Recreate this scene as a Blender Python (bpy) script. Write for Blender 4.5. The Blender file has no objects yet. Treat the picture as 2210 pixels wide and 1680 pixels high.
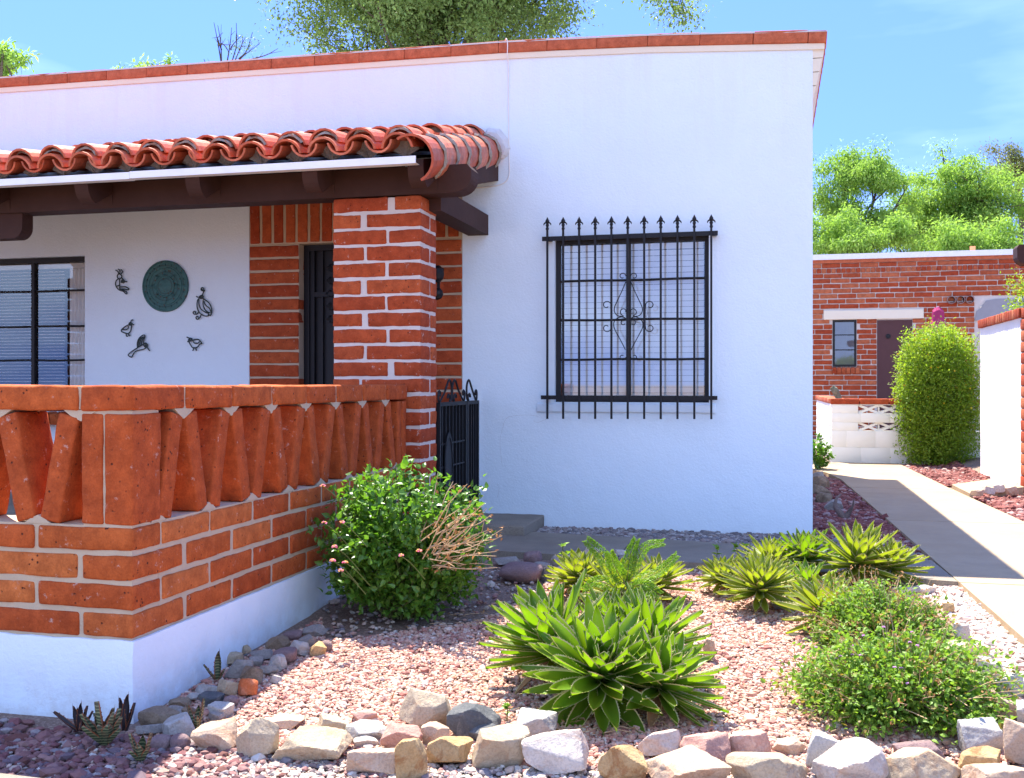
import bpy, math, random
import numpy as np
from mathutils import Vector, noise as mnoise

# ------------------------------------------------------------ camera, sky, sun, exposure
S = bpy.context.scene
C = S.collection
F = 2250.0                       # focal length in units of a picture 2210 wide
YAW = math.atan(560 / 2250.0)    # camera turned left of the wall normal
CT, ST = math.cos(YAW), math.sin(YAW)
HX, HY = 1105.0, 828.0           # principal column and horizon row
cam_d = bpy.data.cameras.new('camera')
cam = bpy.data.objects.new('camera', cam_d)
C.objects.link(cam)
cam_d.sensor_width = 36.0
cam_d.lens = 36.0 * F / 2210.0
cam_d.clip_start = 0.05
cam_d.clip_end = 3000
cam_d.shift_y = -(840 - HY) / 2210.0
cam.location = (0, 0, 0)
cam.rotation_euler = (math.radians(90), 0, YAW)
S.camera = cam

SUN = Vector((-1.02, 1.66, 3.78)).normalized()      # towards the sun
el = math.asin(SUN.z)
az = math.atan2(SUN.x, SUN.y)
W = bpy.data.worlds.new('World')
S.world = W
W.use_nodes = True
nt = W.node_tree
nt.nodes.clear()
o_ = nt.nodes.new('ShaderNodeOutputWorld')
b_ = nt.nodes.new('ShaderNodeBackground')
k_ = nt.nodes.new('ShaderNodeTexSky')
k_.sky_type = 'NISHITA'
k_.sun_disc = False
k_.sun_elevation = el
k_.sun_rotation = az
k_.air_density = 1.0
k_.dust_density = 0.0
k_.ozone_density = 2.0
k_.altitude = 700
b_.inputs['Strength'].default_value = 0.12
# thin high cloud streaks in the sky itself
tc = nt.nodes.new('ShaderNodeTexCoord')
mp = nt.nodes.new('ShaderNodeMapping')
mp.inputs['Scale'].default_value = (1.2, 1.2, 5.0)
nz_ = nt.nodes.new('ShaderNodeTexNoise')
nz_.inputs['Scale'].default_value = 2.2
nz_.inputs['Detail'].default_value = 5
cr = nt.nodes.new('ShaderNodeValToRGB')
cr.color_ramp.elements[0].position = 0.44
cr.color_ramp.elements[0].color = (0, 0, 0, 1)
cr.color_ramp.elements[1].position = 0.80
cr.color_ramp.elements[1].color = (.30, .30, .30, 1)
mx = nt.nodes.new('ShaderNodeMixRGB')
mx.inputs['Color2'].default_value = (5.0, 6.2, 7.8, 1)
nt.links.new(tc.outputs['Generated'], mp.inputs['Vector'])
nt.links.new(mp.outputs[0], nz_.inputs['Vector'])
nt.links.new(nz_.outputs['Fac'], cr.inputs[0])
# unseen bright cloud bank, added behind the camera to light the shaded walls
sxy = nt.nodes.new('ShaderNodeSeparateXYZ'); nt.links.new(tc.outputs['Generated'], sxy.inputs[0])
mrg = nt.nodes.new('ShaderNodeMapRange'); mrg.interpolation_type = 'SMOOTHSTEP'
mrg.inputs['From Min'].default_value = .05; mrg.inputs['From Max'].default_value = -.45
mrg.inputs['To Min'].default_value = 0; mrg.inputs['To Max'].default_value = .52
nt.links.new(sxy.outputs['Y'], mrg.inputs['Value'])
cr2 = nt.nodes.new('ShaderNodeValToRGB'); cr2.color_ramp.elements[0].position = .36; cr2.color_ramp.elements[1].position = .6
nt.links.new(nz_.outputs['Fac'], cr2.inputs[0])
mu2 = nt.nodes.new('ShaderNodeMath'); mu2.operation = 'MULTIPLY'
nt.links.new(mrg.outputs[0], mu2.inputs[0]); nt.links.new(cr2.outputs[0], mu2.inputs[1])
mu3 = nt.nodes.new('ShaderNodeMath'); mu3.operation = 'MAXIMUM'
nt.links.new(mu2.outputs[0], mu3.inputs[0]); nt.links.new(cr.outputs[0], mu3.inputs[1])
nt.links.new(mu3.outputs[0], mx.inputs['Fac'])
vm = nt.nodes.new('ShaderNodeVectorMath'); vm.operation = 'MULTIPLY_ADD'
vm.inputs[1].default_value = (1, 1, .80)
vm.inputs[2].default_value = (0, 0, .30)       # clear desert air: deep blue well down the sky
nt.links.new(tc.outputs['Generated'], vm.inputs[0])
nt.links.new(vm.outputs[0], k_.inputs['Vector'])
tn_ = nt.nodes.new('ShaderNodeMixRGB'); tn_.blend_type = 'MULTIPLY'; tn_.inputs[0].default_value = 1
tn_.inputs[2].default_value = (.47, .555, 1.0, 1)
nt.links.new(k_.outputs[0], tn_.inputs[1])
nt.links.new(tn_.outputs[0], mx.inputs['Color1'])
nt.links.new(mx.outputs[0], b_.inputs['Color'])
nt.links.new(b_.outputs[0], o_.inputs['Surface'])

sd = bpy.data.lights.new('sun', 'SUN')
sd.energy = 3.9
sd.angle = math.radians(0.53)
sd.color = (1.0, 0.93, 0.82)
so = bpy.data.objects.new('sun', sd)
C.objects.link(so)
so.rotation_euler = SUN.to_track_quat('Z', 'Y').to_euler()
so.location = (0, 0, 30)
S.view_settings.view_transform = 'Standard'
S.view_settings.look = 'None'
S.view_settings.exposure = 2.06
S.view_settings.gamma = 1
S.render.engine = 'CYCLES'
S.cycles.max_bounces = 8
S.cycles.transparent_max_bounces = 12

# ------------------------------------------------------------ picture-to-place helpers
def ip(x, y, Y):
    """point of the plane Y = const seen at (x, y)"""
    u = x - HX
    k = (u * CT - F * ST) / (u * ST + F * CT)
    X = k * Y
    d = -X * ST + Y * CT
    return Vector((X, Y, (HY - y) / F * d))

def ix(x, Y):
    return ip(x, HY, Y).x

def ixp(x, y, X):
    """point of the plane X = const seen at (x, y)"""
    u = x - HX
    k = (u * CT - F * ST) / (u * ST + F * CT)
    Y = X / k
    d = -X * ST + Y * CT
    return Vector((X, Y, (HY - y) / F * d))

def zg(X, Y):
    """height of the ground"""
    z = -1.175 - 0.050 * max(0.0, min(4.5, 6.6 - Y))
    if Y > 6.6: z = -1.165
    if X > 0.7:
        t = min(1.0, (X - 0.7) / 0.35)
        z = z * (1 - t) + t * (-1.16 - 0.01 * max(0.0, 6.6 - Y))
    if X > 2.25 and Y > 9.5:
        t = min(1.0, (X - 2.25) / 0.5) * min(1.0, (Y - 9.5) / 1.5)
        z += 0.14 * t
    return z

def gp(x, y):
    """ground point seen at (x, y)"""
    z = -1.2
    for _ in range(12):
        d = F * (-z) / (y - HY)
        lat = (x - HX) / F * d
        X = lat * CT - d * ST
        Y = lat * ST + d * CT
        z = zg(X, Y)
    return Vector((X, Y, z)), d

def gz(x, y, z):
    d = F * (-z) / (y - HY)
    lat = (x - HX) / F * d
    return Vector((lat * CT - d * ST, lat * ST + d * CT, z))

# ------------------------------------------------------------ materials
class NT:
    def __init__(s, name):
        s.m = bpy.data.materials.new(name)
        s.m.use_nodes = True
        s.t = s.m.node_tree
        s.t.nodes.clear()
        s.out = s.t.nodes.new('ShaderNodeOutputMaterial')
    def n(s, kind, **kw):
        nd = s.t.nodes.new('ShaderNode' + kind)
        for k, v in kw.items():
            if k.startswith('_'): setattr(nd, k[1:], v)
            else:
                key = k.replace('__', ' ')
                if hasattr(v, 'is_linked') or isinstance(v, bpy.types.NodeSocket):
                    s.t.links.new(v, nd.inputs[key])
                else: nd.inputs[key].default_value = v
        return nd
    def l(s, a, b): s.t.links.new(a, b)
    def ramp(s, fac, stops, interp='LINEAR'):
        r = s.t.nodes.new('ShaderNodeValToRGB')
        e = r.color_ramp.elements
        while len(e) < len(stops): e.new(0.5)
        for i, (p, c) in enumerate(stops):
            e[i].position = p
            e[i].color = (*c, 1) if len(c) == 3 else c
        r.color_ramp.interpolation = interp
        s.l(fac, r.inputs[0])
        return r.outputs[0]
    def mix(s, f, a, b, mode='MIX'):
        r = s.t.nodes.new('ShaderNodeMixRGB')
        r.blend_type = mode
        for i, v in enumerate((f, a, b)):
            if isinstance(v, bpy.types.NodeSocket): s.l(v, r.inputs[i])
            elif i == 0: r.inputs[0].default_value = v
            else: r.inputs[i].default_value = (*v, 1) if len(v) == 3 else v
        return r.outputs[0]
    def noise(s, scale, detail=4, rough=.55, vec=None, dist=0):
        r = s.t.nodes.new('ShaderNodeTexNoise')
        r.inputs['Scale'].default_value = scale
        r.inputs['Detail'].default_value = detail
        r.inputs['Roughness'].default_value = rough
        r.inputs['Distortion'].default_value = dist
        if vec is None:
            vec = s.pos()
        s.l(vec, r.inputs['Vector'])
        return r.outputs['Fac']
    def pos(s):
        if not hasattr(s, '_p'):
            s._p = s.t.nodes.new('ShaderNodeNewGeometry')
        return s._p.outputs['Position']
    def island(s):
        s.pos()
        return s._p.outputs['Random Per Island']
    def bump(s, h, strength, dist, prev=None):
        b = s.t.nodes.new('ShaderNodeBump')
        b.inputs['Strength'].default_value = strength
        b.inputs['Distance'].default_value = dist
        s.l(h, b.inputs['Height'])
        if prev is not None: s.l(prev, b.inputs['Normal'])
        return b.outputs[0]
    def surf(s, col, rough=.8, bump=None, spec=.3, metal=0.0, transl=None, tf=.35):
        p = s.t.nodes.new('ShaderNodeBsdfPrincipled')
        if isinstance(col, bpy.types.NodeSocket): s.l(col, p.inputs['Base Color'])
        else: p.inputs['Base Color'].default_value = (*col, 1)
        if isinstance(rough, bpy.types.NodeSocket): s.l(rough, p.inputs['Roughness'])
        else: p.inputs['Roughness'].default_value = rough
        p.inputs['Specular IOR Level'].default_value = spec
        p.inputs['Metallic'].default_value = metal
        if bump is not None: s.l(bump, p.inputs['Normal'])
        o = p.outputs[0]
        if transl is not None:
            t = s.t.nodes.new('ShaderNodeBsdfTranslucent')
            if isinstance(transl, bpy.types.NodeSocket): s.l(transl, t.inputs['Color'])
            else: t.inputs['Color'].default_value = (*transl, 1)
            ms = s.t.nodes.new('ShaderNodeMixShader')
            ms.inputs[0].default_value = tf
            s.l(o, ms.inputs[1]); s.l(t.outputs[0], ms.inputs[2])
            o = ms.outputs[0]
        s.l(o, s.out.inputs['Surface'])
        return s.m

def m_plain(name, col, rough=.6, spec=.3, metal=0, nb=None, var=.12):
    n = NT(name)
    f = n.noise(9, 5)
    c = n.mix(f, tuple(v * (1 - var) for v in col), tuple(min(1, v * (1 + var)) for v in col))
    b = n.bump(n.noise(nb[0], 6, .65), nb[1], nb[2]) if nb else None
    return n.surf(c, rough, b, spec, metal)

def m_stucco(name, col, scale=55, stain=True):
    n = NT(name)
    big = n.noise(1.3, 6, .6)
    c = n.mix(n.ramp(big, [(.35, (0, 0, 0)), (.7, (1, 1, 1))]), tuple(v * .955 for v in col), col)
    if stain:
        # dust splashed up from the soil on the lowest part
        sp = n.n('SeparateXYZ', Vector=n.pos())
        mr = n.n('MapRange', Value=sp.outputs['Z'], From__Min=-1.28, From__Max=-1.10, To__Min=.35, To__Max=0.0)
        f = n.mix(1, mr.outputs[0], n.ramp(n.noise(9, 6, .7), [(.4, (0, 0, 0)), (.62, (1, 1, 1))]), 'MULTIPLY')
        c = n.mix(f, c, (.50, .42, .34))
    c = n.mix(n.ramp(n.noise(3.1, 8, .8), [(.55, (0, 0, 0)), (.75, (.5, .5, .5))]), c, tuple(v * .93 for v in col))
    if stain:
        mpn = n.n('Mapping', Vector=n.pos(), Scale=(7.0, 7.0, .55))
        dm = n.n('MapRange', Value=sp.outputs['Z'], From__Min=1.5, From__Max=2.6, To__Min=0.0, To__Max=.14)
        c = n.mix(n.mix(1, dm.outputs[0], n.ramp(n.noise(1.0, 5, .7, mpn.outputs[0]), [(.5, (0, 0, 0)), (.68, (1, 1, 1))]), 'MULTIPLY'), c, (.60, .55, .50))
    h1 = n.noise(scale, 6, .7)
    h2 = n.noise(7, 4, .5)
    b = n.bump(h2, .35, .016, n.bump(h1, .7, .006))
    return n.surf(c, .9, b, .15)

def m_brick(name, c1, c2, c3, pits=True, bumpk=1.0, white=.0):
    n = NT(name)
    c = n.ramp(n.island(), [(0, c1), (.45, c2), (.8, c3), (1, tuple(v * .9 for v in c1))])
    c = n.mix(n.ramp(n.noise(14, 6, .7), [(.35, (0, 0, 0)), (.68, (1, 1, 1))]), n.mix(1, c, (.62, .56, .54), 'MULTIPLY'), c)
    c = n.mix(n.ramp(n.noise(120, 3, .6), [(.35, (.5, .5, .5)), (.6, (0, 0, 0))]), c, n.mix(1, c, (.7, .62, .58), 'MULTIPLY'))
    if white:
        c = n.mix(n.ramp(n.noise(22, 7, .75), [(.61, (0, 0, 0)), (.68, (white,) * 3)]), c, (.62, .5, .42))
    bp = n.bump(n.noise(26, 6, .65), .5 * bumpk, .012, n.bump(n.noise(190, 3, .6), .35 * bumpk, .003))
    if pits:
        v = n.n('TexVoronoi', Vector=n.pos(), Scale=34.0)
        p = n.ramp(v.outputs['Distance'], [(.10, (1, 1, 1)), (.20, (0, 0, 0))])
        gate = n.ramp(n.noise(19, 2), [(.52, (0, 0, 0)), (.57, (1, 1, 1))])
        p = n.mix(1, p, gate, 'MULTIPLY')
        c = n.mix(p, c, (.085, .025, .014))
        bp = n.bump(n.ramp(p, [(0, (1, 1, 1)), (1, (0, 0, 0))]), .8, .006, bp)
    return n.surf(c, .85, bp, .2)

M = {}
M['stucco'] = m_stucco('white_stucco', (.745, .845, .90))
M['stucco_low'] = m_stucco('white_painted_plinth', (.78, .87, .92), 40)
M['stucco_cream'] = m_stucco('cream_painted_masonry', (.80, .72, .56), 40, False)
M['adobe'] = m_brick('burnt_adobe_brick', (.61, .140, .032), (.50, .095, .023), (.66, .195, .052), white=.5)
M['adobe_pier'] = m_brick('burnt_adobe_pier_brick', (.52, .100, .030), (.43, .075, .024), (.58, .135, .042), white=.6)
M['adobe_far'] = m_brick('far_adobe_brick', (.50, .10, .035), (.42, .07, .024), (.60, .20, .09), pits=False)
M['mortar'] = m_plain('cream_mortar', (.50, .40, .28), .95, .1, nb=(70, .6, .006))
M['mortar_white'] = m_plain('white_mortar', (.60, .545, .49), .95, .1, nb=(60, .6, .006))
M['coping'] = m_brick('red_painted_coping', (.62, .175, .080), (.60, .165, .075), (.64, .19, .09), pits=False, bumpk=.5)
M['wood'] = m_plain('dark_brown_painted_wood', (.052, .024, .018), .72, .2, nb=(25, .3, .006), var=.25)
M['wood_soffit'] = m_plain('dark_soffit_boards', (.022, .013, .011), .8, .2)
M['iron'] = m_plain('black_wrought_iron', (.008, .008, .010), .5, .3, nb=(90, .2, .002))
M['iron_frame'] = m_plain('black_steel_window_frame', (.010, .009, .010), .6, .4)
M['gutter'] = m_plain('white_painted_gutter', (.80, .81, .82), .35, .5)
M['blind'] = m_plain('white_blind_slats', (.86, .86, .84), .5, .4, var=.03)
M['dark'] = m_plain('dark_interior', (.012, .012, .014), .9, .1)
M['room'] = m_plain('room_wall', (.10, .09, .085), .9, .1)
M['cable'] = m_plain('white_cable_sheath', (.78, .74, .68), .5, .3)
M['concrete'] = None
M['conc_crack'] = m_plain('crack_shadow_grey', (.30, .29, .28), .9, .1)

n = NT('sidewalk_concrete')
c = n.mix(n.ramp(n.noise(2.0, 6, .65), [(.3, (0, 0, 0)), (.7, (1, 1, 1))]), (.36, .255, .150), (.43, .325, .205))
c = n.mix(n.ramp(n.noise(5, 8, .8), [(.5, (0, 0, 0)), (.72, (.6, .6, .6))]), c, (.29, .215, .14))
c = n.mix(n.ramp(n.noise(160, 2, .5), [(.35, (.6, .6, .6)), (.55, (0, 0, 0))]), c, (.34, .27, .2))
M['concrete'] = n.surf(c, .9, n.bump(n.noise(140, 4, .7), .4, .003), .15)

n = NT('old_grey_concrete')
c = n.mix(n.ramp(n.noise(2.4, 6, .65), [(.3, (0, 0, 0)), (.7, (1, 1, 1))]), (.20, .17, .13), (.30, .26, .20))
c = n.mix(n.ramp(n.noise(150, 2, .5), [(.35, (.6, .6, .6)), (.55, (0, 0, 0))]), c, (.15, .12, .10))
M['concrete_old'] = n.surf(c, .9, n.bump(n.noise(140, 4, .7), .4, .003), .15)

n = NT('desert_soil')
c = n.mix(n.noise(6, 7, .7), (.15, .10, .075), (.30, .215, .165))
c = n.mix(n.ramp(n.noise(70, 3), [(.5, (0, 0, 0)), (.62, (1, 1, 1))]), c, (.34, .25, .20))
M['soil'] = n.surf(c, .97, n.bump(n.noise(45, 6, .7), .8, .02), .1)

def m_tile(name):
    n = NT(name)
    c = n.ramp(n.island(), [(0, (.54, .105, .040)), (.3, (.62, .15, .060)), (.55, (.48, .080, .030)), (.8, (.66, .21, .11)), (1, (.52, .095, .038))])
    c = n.mix(n.ramp(n.noise(11, 7, .7), [(.42, (0, 0, 0)), (.66, (.85, .85, .85))]), c, (.27, .060, .028))
    c = n.mix(n.ramp(n.noise(17, 8, .8), [(.60, (0, 0, 0)), (.70, (.7, .7, .7))]), c, (.52, .40, .31))
    r = n.ramp(n.noise(8, 4), [(.3, (.32,) * 3), (.7, (.65,) * 3)])
    return n.surf(c, r, n.bump(n.noise(60, 5, .6), .45, .006), .38)
M['tile'] = m_tile('glazed_clay_tile')
M['tile_mortar'] = m_plain('weathered_tile_mortar', (.34, .30, .245), .95, .1, nb=(40, .9, .02), var=.45)

def m_glass(name, refl):
    n = NT(name)
    g = n.n('BsdfGlossy', Roughness=0.02, Color=(.92, .97, 1.0, 1))
    t = n.n('BsdfTransparent', Color=(.97, .98, .99, 1))
    fr = n.n('Fresnel', IOR=1.5)
    ad = n.n('Math', _operation='ADD'); n.l(fr.outputs[0], ad.inputs[0]); ad.inputs[1].default_value = refl
    ms = n.n('MixShader')
    n.l(ad.outputs[0], ms.inputs[0]); n.l(t.outputs[0], ms.inputs[1]); n.l(g.outputs[0], ms.inputs[2])
    n.l(ms.outputs[0], n.out.inputs['Surface'])
    return n.m
M['glass'] = m_glass('window_glass', .13)
M['glass_dark'] = m_glass('tinted_window_glass', .07)

def m_palette(name, cols, rough=.85, bs=None, spec=.2):
    n = NT(name)
    k = len(cols)
    c = n.ramp(n.island(), [(i / k, cols[i]) for i in range(k)], 'CONSTANT')
    c = n.mix(n.ramp(n.noise(60, 3), [(.3, (0, 0, 0)), (.7, (1, 1, 1))]), n.mix(1, c, (.8, .78, .76), 'MULTIPLY'), c)
    return n.surf(c, rough, n.bump(n.noise(180, 3), .4, .003) if bs else None, spec)
M['g_pink'] = m_palette('pink_crushed_gravel', [(.56, .33, .24), (.50, .27, .20), (.62, .41, .30), (.54, .35, .27), (.46, .23, .18), (.62, .47, .38), (.52, .29, .22), (.57, .37, .27), (.36, .16, .13), (.66, .56, .47)])
M['g_mixed'] = m_palette('mixed_river_gravel', [(.34, .30, .27), (.46, .36, .28), (.24, .18, .17), (.50, .44, .36), (.33, .17, .15), (.40, .34, .30), (.22, .20, .21), (.55, .42, .34), (.42, .26, .20), (.60, .55, .48)])
M['g_purple'] = m_palette('purple_lava_gravel', [(.22, .12, .11), (.24, .13, .12), (.17, .085, .08), (.24, .12, .11), (.17, .12, .13), (.28, .16, .14), (.14, .06, .05), (.30, .26, .25), (.19, .08, .08), (.22, .11, .10)])
M['g_grey'] = m_palette('grey_crushed_gravel', [(.20, .18, .17), (.28, .25, .23), (.15, .13, .13), (.34, .31, .29), (.24, .19, .18), (.18, .17, .18), (.30, .24, .21), (.40, .37, .35)])
M['g_cream'] = m_palette('cream_walk_gravel', [(.60, .50, .42), (.68, .60, .52), (.52, .38, .31), (.72, .66, .60), (.48, .30, .25), (.62, .46, .38), (.40, .34, .31), (.70, .56, .46)])
M['g_maroon'] = m_palette('maroon_lava_gravel', [(.20, .065, .055), (.26, .09, .075), (.16, .05, .045), (.30, .12, .10), (.23, .09, .08), (.38, .26, .23), (.18, .06, .055), (.27, .11, .09)])

def m_rock(name, c1, c2, c3, vein=.5, rough=.88):
    n = NT(name)
    tcn = n.n('TexCoord')
    ob = tcn.outputs['Object']
    inf = n.n('ObjectInfo')
    va = n.n('VectorMath', _operation='ADD'); n.l(ob, va.inputs[0])
    cmb = n.n('CombineXYZ'); n.l(inf.outputs['Random'], cmb.inputs['X'])
    sc = n.n('VectorMath', _operation='SCALE', Scale=37.0); n.l(cmb.outputs[0], sc.inputs[0]); n.l(sc.outputs[0], va.inputs[1])
    v = va.outputs[0]
    c = n.mix(n.ramp(n.noise(9, 7, .7, v), [(.3, (0, 0, 0)), (.7, (1, 1, 1))]), c1, c2)
    c = n.mix(n.ramp(n.noise(5, 8, .75, v, 1.2), [(.52, (0, 0, 0)), (.60, (vein,) * 3)]), c, c3)
    c = n.mix(n.ramp(n.noise(120, 3, .6, v), [(.35, (.35,) * 3), (.55, (0, 0, 0))]), c, tuple(x * .55 for x in c1))
    bp = n.bump(n.noise(18, 8, .75, v, .4), .7, .03, n.bump(n.noise(140, 3, .6, v), .4, .003))
    return n.surf(c, rough, bp, .2)
M['r_cream'] = m_rock('cream_fieldstone', (.42, .32, .21), (.56, .46, .32), (.40, .21, .10))
M['r_white'] = m_rock('white_quartz_stone', (.52, .45, .38), (.66, .60, .53), (.50, .30, .20), .5)
M['r_gold'] = m_rock('golden_sandstone', (.42, .25, .10), (.56, .42, .23), (.28, .11, .035), .7)
M['r_pink'] = m_rock('pink_granite_stone', (.50, .26, .20), (.58, .36, .28), (.62, .48, .40), .4)
M['r_peach'] = m_rock('peach_limestone', (.50, .35, .24), (.60, .46, .33), (.46, .22, .12))
M['r_grey'] = m_rock('grey_fieldstone', (.25, .22, .20), (.36, .33, .29), (.44, .38, .31), .4)
M['r_lgrey'] = m_rock('pale_grey_stone', (.40, .38, .35), (.52, .50, .46), (.30, .24, .18), .5)
M['r_dark'] = m_rock('dark_blue_grey_stone', (.085, .090, .095), (.16, .165, .16), (.30, .29, .26), .4)
M['r_brown'] = m_rock('brown_fieldstone', (.20, .14, .09), (.33, .25, .17), (.12, .08, .05), .6)
M['r_purple'] = m_rock('smooth_purple_river_stone', (.20, .13, .13), (.28, .19, .18), (.34, .27, .24), .3, .7)
M['r_brick'] = m_rock('orange_brick_chunk', (.50, .12, .04), (.58, .17, .06), (.66, .40, .28), .25)

# ------------------------------------------------------------ mesh helpers
class MB:
    """collects faces, then links them as one mesh object"""
    def __init__(s): s.v = []; s.n = 0; s.lv = []; s.ls = []; s.mi = []
    def add(s, v, f, mi=0):
        v = np.asarray(v, dtype=np.float64).reshape(-1, 3)
        if isinstance(f, np.ndarray) and f.ndim == 2:
            s.lv.append((f + s.n).ravel()); s.ls.append(np.full(len(f), f.shape[1])); s.mi.append(np.full(len(f), mi))
        else:
            for q in f:
                s.lv.append(np.array(q) + s.n); s.ls.append(np.array([len(q)])); s.mi.append(np.array([mi]))
        s.v.append(v); s.n += len(v)
    def box(s, x0, x1, y0, y1, z0, z1, mi=0):
        v = [(x, y, z) for z in (z0, z1) for y in (y0, y1) for x in (x0, x1)]
        s.add(v, np.array([(0, 2, 3, 1), (4, 5, 7, 6), (0, 1, 5, 4), (2, 6, 7, 3), (0, 4, 6, 2), (1, 3, 7, 5)]), mi)
    def obox(s, c, size, R=None, mi=0):
        h = np.array(size) / 2
        v = np.array([(x, y, z) for z in (-1, 1) for y in (-1, 1) for x in (-1, 1)]) * h
        if R is not None: v = v @ np.asarray(R).T
        s.add(v + np.array(c), np.array([(0, 2, 3, 1), (4, 5, 7, 6), (0, 1, 5, 4), (2, 6, 7, 3), (0, 4, 6, 2), (1, 3, 7, 5)]), mi)
    def build(s, name, mats, parent=None, smooth=False, loc=None, link=True):
        me = bpy.data.meshes.new(name)
        v = np.concatenate(s.v); 
        if loc is not None: v = v - np.array(loc)
        lv = np.concatenate(s.lv).astype(np.int32); ls = np.concatenate(s.ls).astype(np.int32); mi = np.concatenate(s.mi).astype(np.int32)
        me.vertices.add(len(v)); me.vertices.foreach_set('co', v.astype(np.float32).ravel())
        me.loops.add(len(lv)); me.loops.foreach_set('vertex_index', lv)
        me.polygons.add(len(ls))
        st = np.zeros(len(ls), dtype=np.int32); st[1:] = np.cumsum(ls)[:-1]
        me.polygons.foreach_set('loop_start', st)
        me.polygons.foreach_set('material_index', mi)
        me.update(calc_edges=True)
        me.validate()
        me.polygons.foreach_set('use_smooth', np.full(len(me.polygons), bool(smooth)))
        if smooth: me.set_sharp_from_angle(angle=math.radians(55))
        for m in (mats if isinstance(mats, (list, tuple)) else [mats]): me.materials.append(m)
        ob = bpy.data.objects.new(name, me)
        if loc is not None: ob.location = loc
        if parent is not None:
            ob.parent = parent
            if loc is None:
                ob.location = -Vector(base_of(parent))
            else:
                ob.location = Vector(loc) - Vector(base_of(parent))
        C.objects.link(ob)
        return ob

def base_of(o):
    p = Vector(o.location)
    while o.parent is not None:
        o = o.parent
        p = p + Vector(o.location)
    return p

def tag(o, label=None, cat=None, group=None, kind=None):
    if label: o['label'] = label
    if cat: o['category'] = cat
    if group: o['group'] = group
    if kind: o['kind'] = kind
    return o

def thing(name, loc, label, cat, group=None):
    o = bpy.data.objects.new(name, None)
    o.location = loc
    o.empty_display_size = .1
    C.objects.link(o)
    return tag(o, label, cat, group)

def vnoise(p, s=1.0, seed=0.0):
    """smooth vector noise, vectorised"""
    p = np.asarray(p) * s
    r = np.random.RandomState(int(seed * 13 + 7) % 99991)
    out = np.zeros_like(p)
    for o in range(4):
        A = r.normal(size=(3, 3)) * (1.6 ** o)
        B = r.normal(size=(3, 3)) * (1.6 ** o)
        ph = r.uniform(0, 6.28, 3)
        out += (np.sin(p @ A + ph) * np.cos(p @ B + ph[::-1])) / (1.35 ** o)
    return out / 2.2

_gc = {}
def gridbox(nx, ny, nz):
    k = (nx, ny, nz)
    if k in _gc: return _gc[k]
    idx = {}; V = []; Fc = []
    def vi(i, j, l):
        t = (i, j, l)
        if t not in idx:
            idx[t] = len(V); V.append((i / nx * 2 - 1, j / ny * 2 - 1, l / nz * 2 - 1))
        return idx[t]
    for i in range(nx):
        for j in range(ny):
            Fc.append((vi(i, j, 0), vi(i, j + 1, 0), vi(i + 1, j + 1, 0), vi(i + 1, j, 0)))
            Fc.append((vi(i, j, nz), vi(i + 1, j, nz), vi(i + 1, j + 1, nz), vi(i, j + 1, nz)))
    for i in range(nx):
        for l in range(nz):
            Fc.append((vi(i, 0, l), vi(i + 1, 0, l), vi(i + 1, 0, l + 1), vi(i, 0, l + 1)))
            Fc.append((vi(i, ny, l), vi(i, ny, l + 1), vi(i + 1, ny, l + 1), vi(i + 1, ny, l)))
    for j in range(ny):
        for l in range(nz):
            Fc.append((vi(0, j, l), vi(0, j, l + 1), vi(0, j + 1, l + 1), vi(0, j + 1, l)))
            Fc.append((vi(nx, j, l), vi(nx, j + 1, l), vi(nx, j + 1, l + 1), vi(nx, j, l + 1)))
    _gc[k] = (np.array(V), np.array(Fc))
    return _gc[k]

_bs = [0]
def brick(mb, c, size, R=None, res=.03, rad=.009, amp=.0035, mi=0, ns=9):
    """a rounded, uneven block"""
    sx, sy, sz = size
    n_ = [max(3, min(16, int(round(q / res)))) for q in size]
    V, Fc = gridbox(*n_)
    h = np.array(size) / 2
    # crowd the outermost rows to the edges so that the rounding has vertices
    p = V * h
    for a in range(3):
        q = np.abs(V[:, a])
        inner = 1 - 2.0 / n_[a]
        m = (q > inner - 1e-6) & (q < 1 - 1e-6) & (n_[a] > 2)
        p[m, a] = np.sign(V[m, a]) * (h[a] - rad)
    rr = min(rad, min(h) * .9)
    inn = np.clip(p, -(h - rr), h - rr)
    dv = p - inn
    L = np.linalg.norm(dv, axis=1, keepdims=True)
    p = np.where(L > 1e-9, inn + dv / np.maximum(L, 1e-9) * rr, p)
    _bs[0] += 1
    off = np.array([_bs[0] * 3.1, _bs[0] * 1.7, 0])
    dn = vnoise(p + off * .37, ns, 3) * amp + (vnoise(p + off, 34, 9) * amp * .34 if max(n_) > 4 else 0)
    p = p + dn - dn.mean(axis=0)
    if R is not None: p = p @ np.asarray(R).T
    mb.add(p + np.array(c), Fc, mi)

def core(mb, x0, x1, y0, y1, z0, z1, res=.03, amp=.0028, mi=0):
    """a block of mortar with an uneven skin"""
    sz = (x1 - x0, y1 - y0, z1 - z0)
    n_ = [max(1, min(90, int(q / res))) for q in sz]
    V, Fc = gridbox(*n_)
    p = V * np.array(sz) / 2 + np.array([(x0 + x1) / 2, (y0 + y1) / 2, (z0 + z1) / 2])
    mb.add(p + vnoise(p, 16, 5) * amp, Fc, mi)

def Rx(a): c, s = math.cos(a), math.sin(a); return np.array([[1, 0, 0], [0, c, -s], [0, s, c]])
def Ry(a): c, s = math.cos(a), math.sin(a); return np.array([[c, 0, s], [0, 1, 0], [-s, 0, c]])
def Rz(a): c, s = math.cos(a), math.sin(a); return np.array([[c, -s, 0], [s, c, 0], [0, 0, 1]])

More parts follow.
